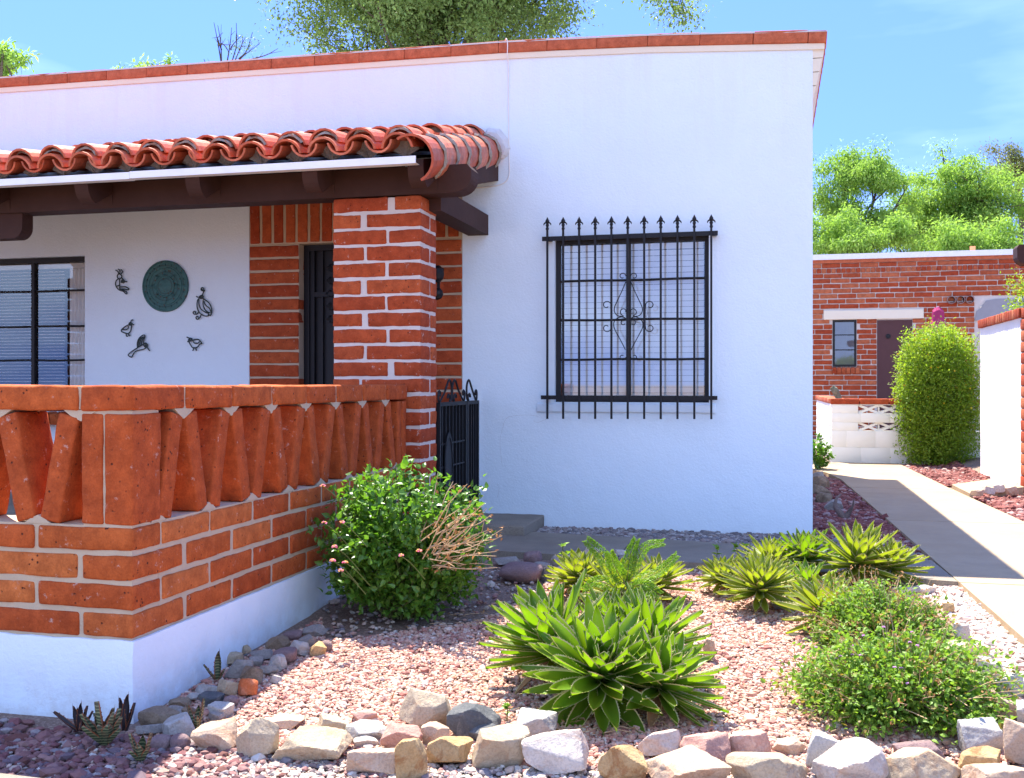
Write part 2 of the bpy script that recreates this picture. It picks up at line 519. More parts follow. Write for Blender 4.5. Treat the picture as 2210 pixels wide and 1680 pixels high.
def tube(mb, pts, r, sides=6, mi=0, cap=True):
    pts = np.array([tuple(p) for p in pts], dtype=float)
    n_ = len(pts)
    rs = np.full(n_, r) if np.isscalar(r) else np.array(r, dtype=float)
    T = np.gradient(pts, axis=0)
    T /= np.maximum(np.linalg.norm(T, axis=1, keepdims=True), 1e-9)
    a = np.array([0, 0, 1.0]) if abs(T[0, 2]) < .9 else np.array([1.0, 0, 0])
    U = np.cross(T[0], a); U /= np.linalg.norm(U)
    V = []
    for i in range(n_):
        U = U - T[i] * np.dot(U, T[i])
        U /= max(np.linalg.norm(U), 1e-9)
        B = np.cross(T[i], U)
        for k in range(sides):
            t = 2 * math.pi * k / sides
            V.append(pts[i] + rs[i] * (U * math.cos(t) + B * math.sin(t)))
    Fc = [(i * sides + k, i * sides + (k + 1) % sides, (i + 1) * sides + (k + 1) % sides, (i + 1) * sides + k) for i in range(n_ - 1) for k in range(sides)]
    mb.add(V, np.array(Fc), mi)
    if cap and sides > 2:
        m = mb.n - len(V)
        for st in (list(range(sides))[::-1], [(n_ - 1) * sides + k for k in range(sides)]):
            mb.lv.append(np.array(st) + m); mb.ls.append(np.array([sides])); mb.mi.append(np.array([mi]))

def crom(P, k=6, closed=False):
    P = [np.array(p, dtype=float) for p in P]
    Q = ([P[-1]] + P + [P[0], P[1]]) if closed else ([2 * P[0] - P[1]] + P + [2 * P[-1] - P[-2]])
    out = []
    for i in range(1, len(Q) - 2):
        for j in range(k):
            t = j / k
            a, b, c_, d = Q[i - 1], Q[i], Q[i + 1], Q[i + 2]
            out.append(.5 * (2 * b + (c_ - a) * t + (2 * a - 5 * b + 4 * c_ - d) * t * t + (3 * b - a - 3 * c_ + d) * t ** 3))
    if not closed: out.append(Q[-2])
    else: out.append(out[0])
    return out

def lathe(mb, prof, c, sides=16, axis='Z', mi=0):
    V = []
    for (r, z) in prof:
        for k in range(sides):
            t = 2 * math.pi * k / sides
            p = (r * math.cos(t), r * math.sin(t), z)
            if axis == 'Y': p = (p[0], p[2], p[1])
            V.append((p[0] + c[0], p[1] + c[1], p[2] + c[2]))
    n_ = len(prof)
    Fc = [(i * sides + k, i * sides + (k + 1) % sides, (i + 1) * sides + (k + 1) % sides, (i + 1) * sides + k) for i in range(n_ - 1) for k in range(sides)]
    mb.add(V, np.array(Fc), mi)

def inst(mb, bv, bf, R, T, mi=0):
    """many copies of a base shape in one mesh: R (n,3,3), T (n,3)"""
    bv = np.asarray(bv, dtype=float); bf = np.asarray(bf)
    n_ = len(T)
    v = np.einsum('nij,kj->nki', R, bv) + T[:, None, :]
    f = (bf[None] + (np.arange(n_) * len(bv))[:, None, None]).reshape(-1, bf.shape[1])
    mb.add(v.reshape(-1, 3), f, mi)

def frames(nrm, up, rng=None):
    """rotation matrices whose Z is nrm and whose Y is near up"""
    z = nrm / np.maximum(np.linalg.norm(nrm, axis=1, keepdims=True), 1e-9)
    x = np.cross(up, z); x /= np.maximum(np.linalg.norm(x, axis=1, keepdims=True), 1e-9)
    y = np.cross(z, x)
    return np.stack([x, y, z], axis=2)

def inpoly(px, py, poly):
    ins = np.zeros(len(px), bool)
    j = len(poly) - 1
    for i in range(len(poly)):
        xi, yi = poly[i][:2]; xj, yj = poly[j][:2]
        c_ = ((yi > py) != (yj > py)) & (px < (xj - xi) * (py - yi) / ((yj - yi) or 1e-12) + xi)
        ins ^= c_
        j = i
    return ins

zgv = np.vectorize(zg)

# ============================================================ THE SETTING: ground and paths
def ground():
    xs = np.concatenate([[-1500, -400, -100, -40, -20, -12], np.arange(-8, 6.01, .12), [8, 14, 25, 50, 120, 400, 1500]])
    ys = np.concatenate([[-800, -200, -60, -20, -8, -2], np.arange(0, 17.01, .12), [20, 26, 40, 80, 200, 600, 2500]])
    gx, gy = np.meshgrid(xs, ys)
    z = zgv(gx, gy)
    nearm = (np.abs(gx + 1) < 7) & (gy > 0) & (gy < 17)
    z = z - .012 + np.where(nearm, vnoise(np.stack([gx, gy, gx * 0], -1).reshape(-1, 3), 2.2, 2)[:, 0].reshape(gx.shape) * .008, -.05)
    ny, nx = gx.shape
    v = np.stack([gx, gy, z], -1).reshape(-1, 3)
    i = np.arange(nx - 1)[None] + (np.arange(ny - 1) * nx)[:, None]
    f = np.stack([i, i + 1, i + nx + 1, i + nx], -1).reshape(-1, 4)
    mb = MB(); mb.add(v, f)
    tag(mb.build('ground', M['soil'], smooth=True), kind='structure')
ground()

def slab(name, poly, z, t, mat, joints=(), round_=.006):
    """a cast slab from a plan polygon; z may be one per vertex"""
    zs = [z] * len(poly) if np.isscalar(z) else list(z)
    n_ = len(poly)
    mb = MB()
    v = [(p[0], p[1], zz) for p, zz in zip(poly, zs)] + [(p[0], p[1], zz - t) for p, zz in zip(poly, zs)]
    f = [tuple(range(n_)), tuple(range(n_, 2 * n_))[::-1]] + [(i, i + n_, (i + 1) % n_ + n_, (i + 1) % n_) for i in range(n_)]
    mb.add(v, f)
    return tag(mb.build(name, mat), kind='structure')

ZW = -1.13
# main walk: cast bays with narrow open joints
le = [(1.22, 1.2), (1.09, 5.05), (1.006, 7.17), (.93, 9.4), (.80, 12.86)]
re = [(2.44, 1.2), (2.21, 5.05), (2.09, 7.17), (2.00, 9.4), (1.83, 12.86)]
def lerp_edge(E, y):
    for a, b in zip(E, E[1:]):
        if a[1] <= y <= b[1]:
            t = (y - a[1]) / (b[1] - a[1]); return a[0] + (b[0] - a[0]) * t
    return E[-1][0]
bays = [1.2, 3.62, 6.36, 9.14, 11.9]
for a, b in zip(bays, bays[1:]):
    slab('sidewalk', [(lerp_edge(le, a + .008), a + .008), (lerp_edge(re, a + .008), a + .008), (lerp_edge(re, b - .008), b - .008), (lerp_edge(le, b - .008), b - .008)], ZW, .12, M['concrete'])
slab('sidewalk', [(.83, 11.91), (1.87, 11.91), (1.74, 15.62), (-1.6, 15.62), (-1.6, 14.75), (.35, 14.6), (.68, 13.8), (.80, 12.86)], ZW, .12, M['concrete'])
# side path in front of the house wall
slab('path', [(-2.43, 6.90), (-1.388, 6.775), (-.975, 6.73), (-.985, 7.66), (-1.27, 7.70), (-2.43, 7.86)], ZW - .003, .13, M['concrete_old'])
slab('path', [(-.965, 6.728), (-.413, 6.668), (1.035, 6.40), (.995, 7.14), (-.19, 7.52), (-.975, 7.66)], ZW - .003, .13, M['concrete_old'])
slab('path', [(1.95, 12.45), (1.97, 11.5), tuple(gz(2230, 1049, -1.02))[:2], tuple(gz(2230, 1022, -1.0))[:2]], (-1.125, -1.125, -1.02, -1.0), .14, M['concrete'])
_e0, _e1 = gz(-40, 1664, -1.325), gz(150, 1687, -1.325)
slab('path', [(_e1.x, _e1.y), (_e1.x + .3, _e1.y - .25), (_e1.x, 2.0), (-9, 2.0), (-9, _e0.y + (_e0.x + 9) * .16), (_e0.x, _e0.y)], -1.325, .12, M['concrete_old'])

# ============================================================ THE HOUSE
YH = 8.24
XR = .304
house = thing('house', (-3, YH, -1.15), 'long white stuccoed house with red brick coping along its flat parapet', 'house')

cop = [(-14, 2.92), (-9, 2.88), (ix(0, YH), (HY - 168) / F * 9.68), (ix(550, YH), (HY - 128) / F * 9.05), (ix(1095, YH), (HY - 89) / F * 8.5), (ix(1400, YH), 0), (XR + .10, 0)]
cop[5] = (cop[5][0], ip(1400, 75, YH).z)
cop[6] = (cop[6][0], ip(1785, 66, YH).z)
def ctop(x):
    for a, b in zip(cop, cop[1:]):
        if a[0] <= x <= b[0]:
            return a[1] + (b[1] - a[1]) * (x - a[0]) / (b[0] - a[0])
    return cop[-1][1]

pWL, pWR = ip(1197, 514, YH), ip(1530, 868, YH)
holeR = (pWL.x, pWR.x, ip(1197, 868, YH).z, ip(1197, 515, YH).z)
xl = ix(183, YH)
holeL = (xl - 1.22, xl, ip(183, 889, YH).z, ip(183, 552, YH).z)
dsx0, dsx1 = ix(538, YH), ix(998, YH)
dsz1 = ip(600, 430, YH).z
holeD = (dsx0, dsx1, -1.3, dsz1)

def facade(mb, x0, x1, z0, topf, holes, Y, depth, step=.5):
    xs = sorted(set([x0, x1] + [h[0] for h in holes] + [h[1] for h in holes] + [x for x in np.arange(x0, x1, step)]))
    zs0 = sorted(set([z0] + [h[2] for h in holes] + [h[3] for h in holes]))
    for a, b in zip(xs, xs[1:]):
        zz = zs0 + [None]
        for c_, d in zip(zz, zz[1:]):
            m = ((a + b) / 2)
            ct = c_ + .01
            if any(h[0] < m < h[1] and h[2] < ct < h[3] for h in holes): continue
            za, zb = (topf(a), topf(b)) if d is None else (d, d)
            mb.add([(a, Y, c_), (b, Y, c_), (b, Y, zb), (a, Y, za)], [(0, 1, 2, 3)])
    for h in holes:
        a, b, c_, d = h
        mb.add([(a, Y, c_), (a, Y + depth, c_), (a, Y + depth, d), (a, Y, d)], [(0, 1, 2, 3)])
        mb.add([(b, Y, c_), (b, Y + depth, c_), (b, Y + depth, d), (b, Y, d)], [(3, 2, 1, 0)])
        mb.add([(a, Y, d), (a, Y + depth, d), (b, Y + depth, d), (b, Y, d)], [(0, 1, 2, 3)])
        mb.add([(a, Y, c_), (a, Y + depth, c_), (b, Y + depth, c_), (b, Y, c_)], [(3, 2, 1, 0)])

wb = MB()
facade(wb, -13.5, XR, -1.35, lambda x: ctop(x) - .10, [holeR, holeL, holeD], YH, .22)
YB = 14.3
zt = ctop(XR) - .11
wb.add([(XR, YH, -1.35), (XR, YB, -1.35), (XR, YB, zt), (XR, YH, zt)], [(0, 1, 2, 3)])
wb.add([(XR, YB, -1.35), (-13.5, YB, -1.35), (-13.5, YB, zt), (XR, YB, zt)], [(0, 1, 2, 3)])
wb.add([(-13.5, YH, -1.35), (-13.5, YB, -1.35), (-13.5, YB, 2.75), (-13.5, YH, 2.75)], [(3, 2, 1, 0)])
# parapet thickness and flat roof
wb.box(-13.4, XR - .25, YH + .3, YB - .25, 2.15, 2.22)
wb.box(-13.4, XR - .01, YH + .23, YH + .25, 2.1, 2.55)
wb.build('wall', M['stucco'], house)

# cream plaster lip under the coping
mb = MB()
xa = -13.5
rr = random.Random(3)
while xa < XR + .05:
    xb = min(xa + .405, XR + .085)
    z0a, z0b = ctop(xa) - .145, ctop(xb) - .145
    mb.add([(xa, YH - .012, z0a), (xb, YH - .012, z0b), (xb, YH - .014, z0b + .045), (xa, YH - .014, z0a + .045),
            (xa, YH + .01, z0a - .004), (xb, YH + .01, z0b - .004)], [(0, 1, 2, 3), (4, 5, 1, 0)])
    xa = xb
# corbelled side cornice, four leaning courses
zc = ctop(XR) - .105
for k, (w0, w1) in enumerate([(.092, .072), (.070, .050), (.048, .028), (.026, .002)]):
    za, zb = zc - k * .104 - .003, zc - (k + 1) * .104 + .003
    y0 = YH + .002 + k * .0015
    mb.add([(XR - .05, y0, za), (XR + w0, y0, za), (XR + w1, y0, zb), (XR - .05, y0, zb),
            (XR - .05, YB, za), (XR + w0, YB, za), (XR + w1, YB, zb), (XR - .05, YB, zb)],
           [(0, 3, 2, 1), (1, 2, 6, 5), (0, 1, 5, 4), (2, 3, 7, 6), (4, 5, 6, 7)])
mb.build('cornice', M['stucco_cream'], house)

mb = MB(); mm = MB()
xa = -13.5
while xa < XR + .09:
    xb = min(xa + .405, XR + .105)
    if XR + .105 - xb < .12: xb = XR + .105
    L = xb - xa
    za, zb = ctop(xa), ctop(xb)
    ang = math.atan2(zb - za, L)
    brick(mb, ((xa + xb) / 2, YH + .13, (za + zb) / 2 - .05 + rr.uniform(-.002, .002)), (L - .0015, .31 + rr.uniform(-.004, .004), .098), Ry(-ang), res=.05, rad=.008, amp=.003)
    mm.add([(xa, YH - .026, za - .006), (xb, YH - .026, zb - .006), (xb, YH + .28, zb + .006), (xa, YH + .28, za + .006),
            (xa, YH - .028, za - .018), (xb, YH - .028, zb - .018)], [(0, 1, 2, 3), (4, 5, 1, 0)])
    xa = xb
ya = YH + .29
while ya < YB:
    brick(mb, (XR - .03, ya + .2, ctop(XR + .05) - .05), (.27, .4, .098), res=.06, rad=.008, amp=.003)
    ya += .405
cp = mb.build('coping', M['coping'], house, smooth=True)
mm.build('mortar_edge', M['mortar_white'], cp)

# ---------------- windows
def window(hole, mull, rows, nm_parent, frame_w=.036, slat=.0456, tilt=70, partial=None, darkglass=False, thin=False):
    x0, x1, z0, z1 = hole
    Yf = YH + .05
    w = MB()
    fw = frame_w
    w.box(x0, x0 + fw, Yf, Yf + .05, z0, z1); w.box(x1 - fw, x1, Yf, Yf + .05, z0, z1)
    w.box(x0 + fw, x1 - fw, Yf + .001, Yf + .05, z1 - fw * 1.3, z1); w.box(x0 + fw, x1 - fw, Yf + .001, Yf + .05, z0, z0 + fw * .9)
    xm = mull
    w.box(xm - .017, xm + .017, Yf - .004, Yf + .045, z0 + fw * .9, z1 - fw * 1.3)
    fr = w.build('window', M['iron_frame'], nm_parent)
    for i, zz in enumerate(rows):
        # slightly wavy painted bars
        mu = MB()
        pts = [(x0 + fw + (x1 - x0 - 2 * fw) * t, Yf + .016, zz + .0022 * math.sin(9 * t + i * 2)) for t in np.linspace(0, 1, 22)]
        tube(mu, pts, .0105, 6)
        mu.build('glazing_bar', M['iron_frame'], fr)
    g = MB()
    g.add([(x0 + fw, Yf + .024, z0), (x1 - fw, Yf + .024, z0), (x1 - fw, Yf + .024, z1), (x0 + fw, Yf + .024, z1)], [(0, 1, 2, 3)])
    g.build('pane', M['glass_dark' if darkglass else 'glass'], fr)
    # blind slats behind the glass
    s = MB()
    zz = z1 - fw * 1.3 - .02
    s.box(x0 + .05, x1 - .05, Yf + .062, Yf + .10, zz - .03, zz + .016)
    zz -= .06
    ta = math.radians(tilt)
    rg = random.Random(5)
    xe = x1 - .045 if partial is None else partial
    while zz > z0 + .02:
        for a, b in ((x0 + .045, xe),):
            s.obox(((a + b) / 2, Yf + .064, zz), (b - a, slat * (1.0 if not thin else .9), .0035), Rx(ta + rg.uniform(-.02, .02)))
        zz -= slat
    # ladder tapes
    if not thin:
        for k in range(10):
            xx = x0 + .045 + (x1 - x0 - .09) * (k + .5) / 10
            s.box(xx - .002, xx + .002, Yf + .038, Yf + .040, z0 + .02, z1 - .06)
    s.build('blind', M['blind'], fr)
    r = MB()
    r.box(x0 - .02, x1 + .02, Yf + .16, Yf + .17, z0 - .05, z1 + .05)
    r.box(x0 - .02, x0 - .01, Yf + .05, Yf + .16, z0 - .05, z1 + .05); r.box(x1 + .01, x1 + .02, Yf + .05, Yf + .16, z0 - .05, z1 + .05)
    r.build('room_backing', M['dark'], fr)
    return fr
wr = window(holeR, ip(1357, 700, YH + .08).x, [ip(1360, y, YH + .1).z for y in (605.5, 690.5, 776)], house)
tag(wr, 'street window with closed white blinds behind the iron grille')
wl = window(holeL, ip(76, 700, YH + .08).x, [ip(130, y, YH + .1).z for y in (629, 705, 778)], house, tilt=-6, slat=.029, darkglass=True, thin=True, partial=holeL[1] - .30)
tag(wl, 'porch window with half raised thin blinds, at the left under the porch roof')
# pale curtain at the right of the porch window
mb = MB()
cx0, cx1 = holeL[1] - .28, holeL[1] - .04
pts = []
for i in range(40):
    t = i / 39
    pts.append((cx0 + (cx1 - cx0) * t, YH + .165 + .008 * math.sin(t * 38)))
for (a, b) in zip(pts, pts[1:]):
    mb.add([(a[0], a[1], holeL[2]), (b[0], b[1], holeL[2]), (b[0], b[1], holeL[3]), (a[0], a[1], holeL[3])], [(0, 1, 2, 3)])
mb.build('curtain', M['blind'], wl)

# sills
a, b = ip(1159.5, 871, YH), ip(1544.5, 889, YH)
mb = MB(); brick(mb, ((a.x + b.x) / 2, YH + .01, (ip(1159, 871, YH).z + ip(1159, 889.5, YH).z) / 2), (b.x - a.x, .065, .067), res=.04, rad=.006, amp=.0035)
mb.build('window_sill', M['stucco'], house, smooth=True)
mb = MB()
x = holeL[0] - .1
while x < holeL[1] + .02:
    brick(mb, (x + .05, YH - .02, holeL[2] - .055), (.094, .20, .10), Rx(.15), res=.04); x += .104
mb.build('brick_sill', M['adobe'], house, smooth=True)

# ---------------- door surround (laid bricks) and door
sur = MB(); mo = MB()
door_x0, door_x1 = ix(646, YH), dsx1 - (ix(646, YH) - dsx0)
door_z1 = ip(646, 527, YH).z
mo.box(dsx0 + .002, door_x0 - .004, YH + .004, YH + .2, -1.05, door_z1)
mo.box(door_x1 + .004, dsx1 - .002, YH + .004, YH + .2, -1.05, door_z1)
mo.box(dsx0 + .002, dsx1 - .002, YH + .004, YH + .2, door_z1 + .002, dsz1 - .002)
z = door_z1 - .057
k = 0
while z > -1.05:
    for (a, b) in ((dsx0 + .004, door_x0 - .006), (door_x1 + .006, dsx1 - .006)):
        brick(sur, ((a + b) / 2 + rr.uniform(-.003, .003), YH + .09, z), (b - a, .195, .096 + rr.uniform(-.003, .003)), res=.035, rad=.008, amp=.004)
    z -= .1145; k += 1
x = dsx0 + .006
while x < dsx1 - .06:
    brick(sur, (x + .047, YH + .09, (door_z1 + dsz1) / 2 + .01), (.088 + rr.uniform(-.004, .004), .195, dsz1 - door_z1 - .01), res=.035, rad=.008, amp=.004)
    x += .1125
sr = sur.build('door_surround', M['adobe_pier'], house, smooth=True)
mo.build('mortar', M['mortar'], sr)
dr = MB()
Yd = YH + .12
dr.box(door_x0, door_x0 + .05, Yd - .03, Yd + .05, -1.05, door_z1); dr.box(door_x1 - .05, door_x1, Yd - .03, Yd + .05, -1.05, door_z1)
dr.box(door_x0 + .05, door_x1 - .05, Yd - .029, Yd + .05, door_z1 - .05, door_z1)
dr.box(door_x0 + .05, door_x1 - .05, Yd + .02, Yd + .05, -1.05, door_z1 - .05)
for xx in np.linspace(door_x0 + .16, door_x1 - .16, 6):
    dr.box(xx - .008, xx + .008, Yd - .008, Yd + .008, -1.0, door_z1 - .05)
for zz in (-.15, .75):
    dr.box(door_x0 + .05, door_x1 - .05, Yd - .01, Yd + .01, zz, zz + .04)
dr.box(door_x0 + .05, door_x0 + .09, Yd - .012, Yd + .012, -1.0, door_z1 - .05)
door = dr.build('door', M['iron'], house)
sc = MB()
for zz in np.arange(.55, 1.0, .11):
    for sgn in (-1, 1):
        pts = [((door_x0 + .24) + sgn * (.045 * math.cos(t) * (1 - t / 9)), Yd - .014, zz + .04 * math.sin(t) * (1 - t / 9)) for t in np.linspace(0, 5.6, 22)]
        sc = MB(); tube(sc, pts, .005, 5); sc.build('scroll', M['iron'], door)

# ---------------- iron grille over the street window
YG = YH - .105
gr = MB()
zt0, zt1 = ip(1169, 512, YG), ip(1549, 506.5, YG)
zb0, zb1 = ip(1166.5, 858, YG), ip(1548, 859.5, YG)
ztop = (zt0.z + zt1.z) / 2; zbot = (zb0.z + zb1.z) / 2
gr.box(zt0.x, zt1.x, YG + .012, YG + .024, ztop - .0175, ztop + .0175)
for (xx, zz) in ((zt0.x + .05, ztop), (zt1.x - .03, ztop)):
    gr.box(xx - .018, xx + .018, YG + .023, YH, zz - .012, zz + .012)
grille = gr.build('window_grille', M['iron'], house)
gr = MB(); gr.box(zb0.x, zb1.x, YG + .012, YG + .024, zbot - .016, zbot + .016)
for xx in (zb0.x + .05, zb1.x - .05): gr.box(xx - .018, xx + .018, YG + .023, YH, zbot - .012, zbot + .012)
gr.build('lower_rail', M['iron'], grille)
bx0, bx1 = ip(1181, 470, YG).x, ip(1535, 470, YG).x
for i in range(11):
    xx = bx0 + (bx1 - bx0) * i / 10
    b = MB()
    ztip = ip(1181 + 35.4 * i, 468.5 - .62 * i, YG).z
    zlow = ip(1181 + 35.4 * i, 904.5 + .06 * i, YG).z
    b.box(xx - .008, xx + .008, YG - .004, YG + .012, zlow, ztip - .10)
    # spear head: collar, crescent, point
    lathe(b, [(.009, -.105), (.013, -.10), (.013, -.09), (.0095, -.085), (.011, -.072), (.015, -.066), (.012, -.060), (.010, -.055), (.017, -.040), (.016, -.030), (.006, -.012), (.0, 0)], (xx, YG + .004, ztip), 8)
    pts = [(xx + .029 * math.sin(t), YG + .004, ztip - .060 + .021 * math.cos(t) - .004) for t in np.linspace(-1.75, 1.75, 15)]
    tube(b, pts, [.0012 + .0062 * math.cos(t * .85) ** .7 if abs(t) < 1.75 else .001 for t in np.linspace(-1.75, 1.75, 15)], 6)
    b.build('spear_bar', M['iron'], grille)
# scroll ornament, drawn on the plane of the bars
def orn(pts, r=.0042, k=5):
    P = [ip(1079.2 + .3052 * x, 431.7 + .3052 * y, YG + .004) for x, y in pts]
    mbs = MB(); tube(mbs, crom([tuple(p) for p in P], k), r, 6); return mbs
def spiral(cx, cy, r0, r1, a0, a1, n=14):
    return [(cx + (r0 + (r1 - r0) * t) * math.cos(a0 + (a1 - a0) * t), cy + (r0 + (r1 - r0) * t) * math.sin(a0 + (a1 - a0) * t)) for t in np.linspace(0, 1, n)]
D2 = math.radians
om = MB()
curves = []
for s in (-1, 1):
    def mxs(pp): return [(907 + s * (x - 907), y) for x, y in pp]
    # upper curl
    curves.append(mxs(spiral(948, 540, 24, 12, D2(180), D2(180 + 300)) + []))
    # upper lyre: from top spine down and round to inner curl
    curves.append(mxs([(925, 580), (950, 640), (980, 705), (1003, 755), (1005, 790), (985, 818), (950, 825)] + spiral(938, 790, 30, 12, D2(80), D2(-200), 9)))
    # side scrolls
    curves.append(mxs([(1026, 830), (1027, 780)] + spiral(1060, 745, 32, 14, D2(170), D2(170 + 330), 13)))
    curves.append(mxs([(1026, 850), (1027, 885)] + spiral(1060, 905, 32, 14, D2(190), D2(190 - 330), 13)))
    # lower lyre
    curves.append(mxs([(928, 1060), (950, 1015), (985, 950), (1007, 905), (1008, 865), (985, 838), (950, 828), (925, 840)] + spiral(940, 870, 24, 10, D2(-120), D2(150), 9)))
    curves.append(mxs(spiral(948, 1112, 24, 12, D2(180), D2(180 - 300))))
for cu in curves:
    P = [tuple(ip(1079.2 + .3052 * x, 431.7 + .3052 * y, YG + .004)) for x, y in cu]
    tube(om, crom(P, 4), .0040, 6)
om.build('scroll_ornament', M['iron'], grille)

for cr_ in ([(1083, 1000), (1079, 960), (1082, 935), (1092, 905), (1108, 898), (1140, 896), (1162, 899)], [(1073, 1075), (1077, 1058), (1074, 1044)], [(1180, 905), (1160, 912), (1150, 908)]):
    mb = MB(); tube(mb, crom([tuple(ip(x, y, YH + .0008)) for x, y in cr_], 5), .0014, 4)
    mb.build('hairline_crack', M['conc_crack'], house)

# ---------------- brick pier under the porch beam
pier = thing('brick_pier', (-2.66, 6.98, -1.2), 'square red adobe brick pier with white mortar carrying the porch beam', 'brick pier')
PX0, PX1, PY0, PY1 = ix(718, 6.80), -2.339, 6.80, 7.155
PZ1 = ip(810, 425, 6.80).z
mb = MB(); core(mb, PX0 + .007, PX1 - .007, PY0 + .007, PY1 - .007, -1.3, PZ1 - .01, res=.03)
mb.build('mortar', M['mortar_white'], pier)
mb = MB()
z = PZ1 - .051; k = 0
while z > -1.35:
    Wd = PX1 - PX0; Dp = PY1 - PY0; h = .094
    s1 = (.40 + rr.uniform(-.015, .015)) if k % 2 == 0 else (.215 + rr.uniform(-.02, .02))
    g = .022 + (rr.random() < .35) * .022
    # brick against the left, brick at the right corner
    brick(mb, (PX0 + s1 / 2, PY0 + .09, z + rr.uniform(-.002, .002)), (s1, .18, h + rr.uniform(-.004, .004)), Rz(rr.uniform(-.008, .008)), res=.026, rad=.010, amp=.006)
    x2 = PX0 + s1 + g
    if k % 2 == 0:
        brick(mb, ((x2 + PX1) / 2, (PY0 + PY1) / 2, z), (PX1 - x2, Dp, h + rr.uniform(-.004, .004)), res=.026, rad=.010, amp=.006)
    else:
        brick(mb, ((x2 + PX1) / 2, PY0 + .1, z), (PX1 - x2, .20, h + rr.uniform(-.004, .004)), res=.026, rad=.010, amp=.006)
        brick(mb, (PX1 - .2, PY0 + .20 + .025 + (Dp - .225) / 2, z), (.40, Dp - .225, h), res=.026, rad=.010, amp=.006)
    brick(mb, (PX0 + .1, PY1 - .08, z), (.2, .16, h), res=.04)
    z -= .1148; k += 1
mb.build('brick_courses', M['adobe_pier'], pier, smooth=True)

# ---------------- porch roof
porch = thing('porch_roof', (-4, 6.8, 1.3), 'lean-to porch roof of red barrel tiles on dark brown timbers with white gutter', 'porch roof')
SL = math.radians(13.0)
YE, ZE = 6.44, 1.500          # eave line at pan level
XE = -2.300                    # right edge of the tiled field
XL = -8.6
def rp(x, s, n):
    """roof coordinates: along X, up the slope, normal"""
    return np.array([x, YE + s * math.cos(SL) - n * math.sin(SL), ZE + s * math.sin(SL) + n * math.cos(SL)])
RL = (YH - YE) / math.cos(SL)
def barrel(mb, x, s0, n0, L, r0, r1, a0, a1, th, up=True, yaw=0, tilt=0, roll=0, seg=10, xoff=0):
    """tapered half-pipe along the slope, r0 at the low end"""
    aa = np.linspace(a0, a1, seg)
    sg = 1 if up else -1
    V = []
    for t, r in ((0, r0), (.5, (r0 + r1) / 2), (1, r1)):
        for rad_ in (r, r - th):
            for a in aa:
                px = rad_ * math.sin(a + roll)
                pn = sg * rad_ * math.cos(a + roll)
                V.append(rp(x + px + yaw * L * t, s0 + L * t, n0 + pn + tilt * L * t))
    n_ = seg; Fc = []
    for k in range(2):
        o0, i0, o1, i1 = 2 * k * n_, (2 * k + 1) * n_, (2 * k + 2) * n_, (2 * k + 3) * n_
        for j in range(n_ - 1):
            Fc.append((o0 + j, o0 + j + 1, o1 + j + 1, o1 + j) if up else (o0 + j, o1 + j, o1 + j + 1, o0 + j + 1))
            Fc.append((i0 + j, i1 + j, i1 + j + 1, i0 + j + 1) if up else (i0 + j, i0 + j + 1, i1 + j + 1, i1 + j))
        Fc.append((o0, o1, i1, i0)); Fc.append((o0 + n_ - 1, i0 + n_ - 1, i1 + n_ - 1, o1 + n_ - 1))
    for j in range(n_ - 1):
        Fc.append((j, n_ + j, n_ + j + 1, j + 1)); Fc.append((4 * n_ + j, 4 * n_ + j + 1, 5 * n_ + j + 1, 5 * n_ + j))
    mb.add(V, np.array(Fc))
def plug(mb, x, s0, n0, r, up=True, depth=.06, a=1.45, inner=.0, jit=0):
    """mortar fill in the mouth of a tile"""
    aa = np.linspace(-a, a, 9); sg = 1 if up else -1
    V = []
    for dd in (0, depth):
        for q in aa:
            rr_ = r * (1 - .05 * math.sin(q * 7 + x * 31))
            V.append(rp(x + rr_ * math.sin(q), s0 + dd + .012 * math.sin(q * 5 + x * 17), n0 + sg * rr_ * math.cos(q)))
        for q in aa:
            V.append(rp(x + inner * r * math.sin(q), s0 + dd + .008 * math.sin(q * 3 + x * 9), n0 + sg * inner * r * math.cos(q) - (0 if inner else .012)))
    m = 9; Fc = []
    for j in range(m - 1):
        Fc.append((j, m + j, m + j + 1, j + 1))
        Fc.append((j, j + 1, 2 * m + j + 1, 2 * m + j))
    mb.add(V, np.array(Fc))
tl = MB(); tm = MB()
P = .262
ncol = int((XE - XL) / P)
EX = .33
rt = random.Random(8)
for c_ in range(ncol + 1):
    xp = XE - .19 - c_ * P          # pan centre
    xc = xp + P / 2                 # cover centre, right of the pan
    nr = int(RL / EX) + 1
    wob = rt.uniform(-.012, .012)
    for r_ in range(nr):
        s0 = r_ * EX
        L = min(.44, RL - s0)
        if L < .05: continue
        j = lambda a: rt.uniform(-a, a)
        barrel(tl, xp + wob + j(.006), s0 + j(.012) - .02, .112 + r_ * .003, L, .098, .108, -1.42, 1.42, .014, up=False, yaw=j(.02), tilt=j(.01))
        if c_ > 0 or True:
            if c_ == 0: pass
            barrel(tl, xc + wob + j(.014), s0 + .02 + j(.028), .082 + (r_ > 0) * .010 + j(.009), L, .112, .094, -1.42, 1.42, .015, up=True, yaw=j(.04), tilt=-.03 + j(.02))
    # starter cover just below the first, mortar between the two, and the closure under the covers
    barrel(tl, xc + rt.uniform(-.006, .006), -.035, .030, .3, .112, .098, -1.45, 1.45, .015, up=True)
    plug(tm, xc, .030, .074, .099, True, .05, 1.15, .86)
    plug(tm, xc, .12, -.010, .100, True, .12, 1.2, 0)
    for r_ in range(1, nr):
        if rt.random() < .75:
            plug(tm, xc, r_ * EX + .035 + rt.uniform(0, .02), .080, .097, True, .04, 1.4, .7)
roof_t = tl.build('roof_tiles', M['tile'], porch, smooth=False)
tm.build('tile_mortar', M['tile_mortar'], roof_t)
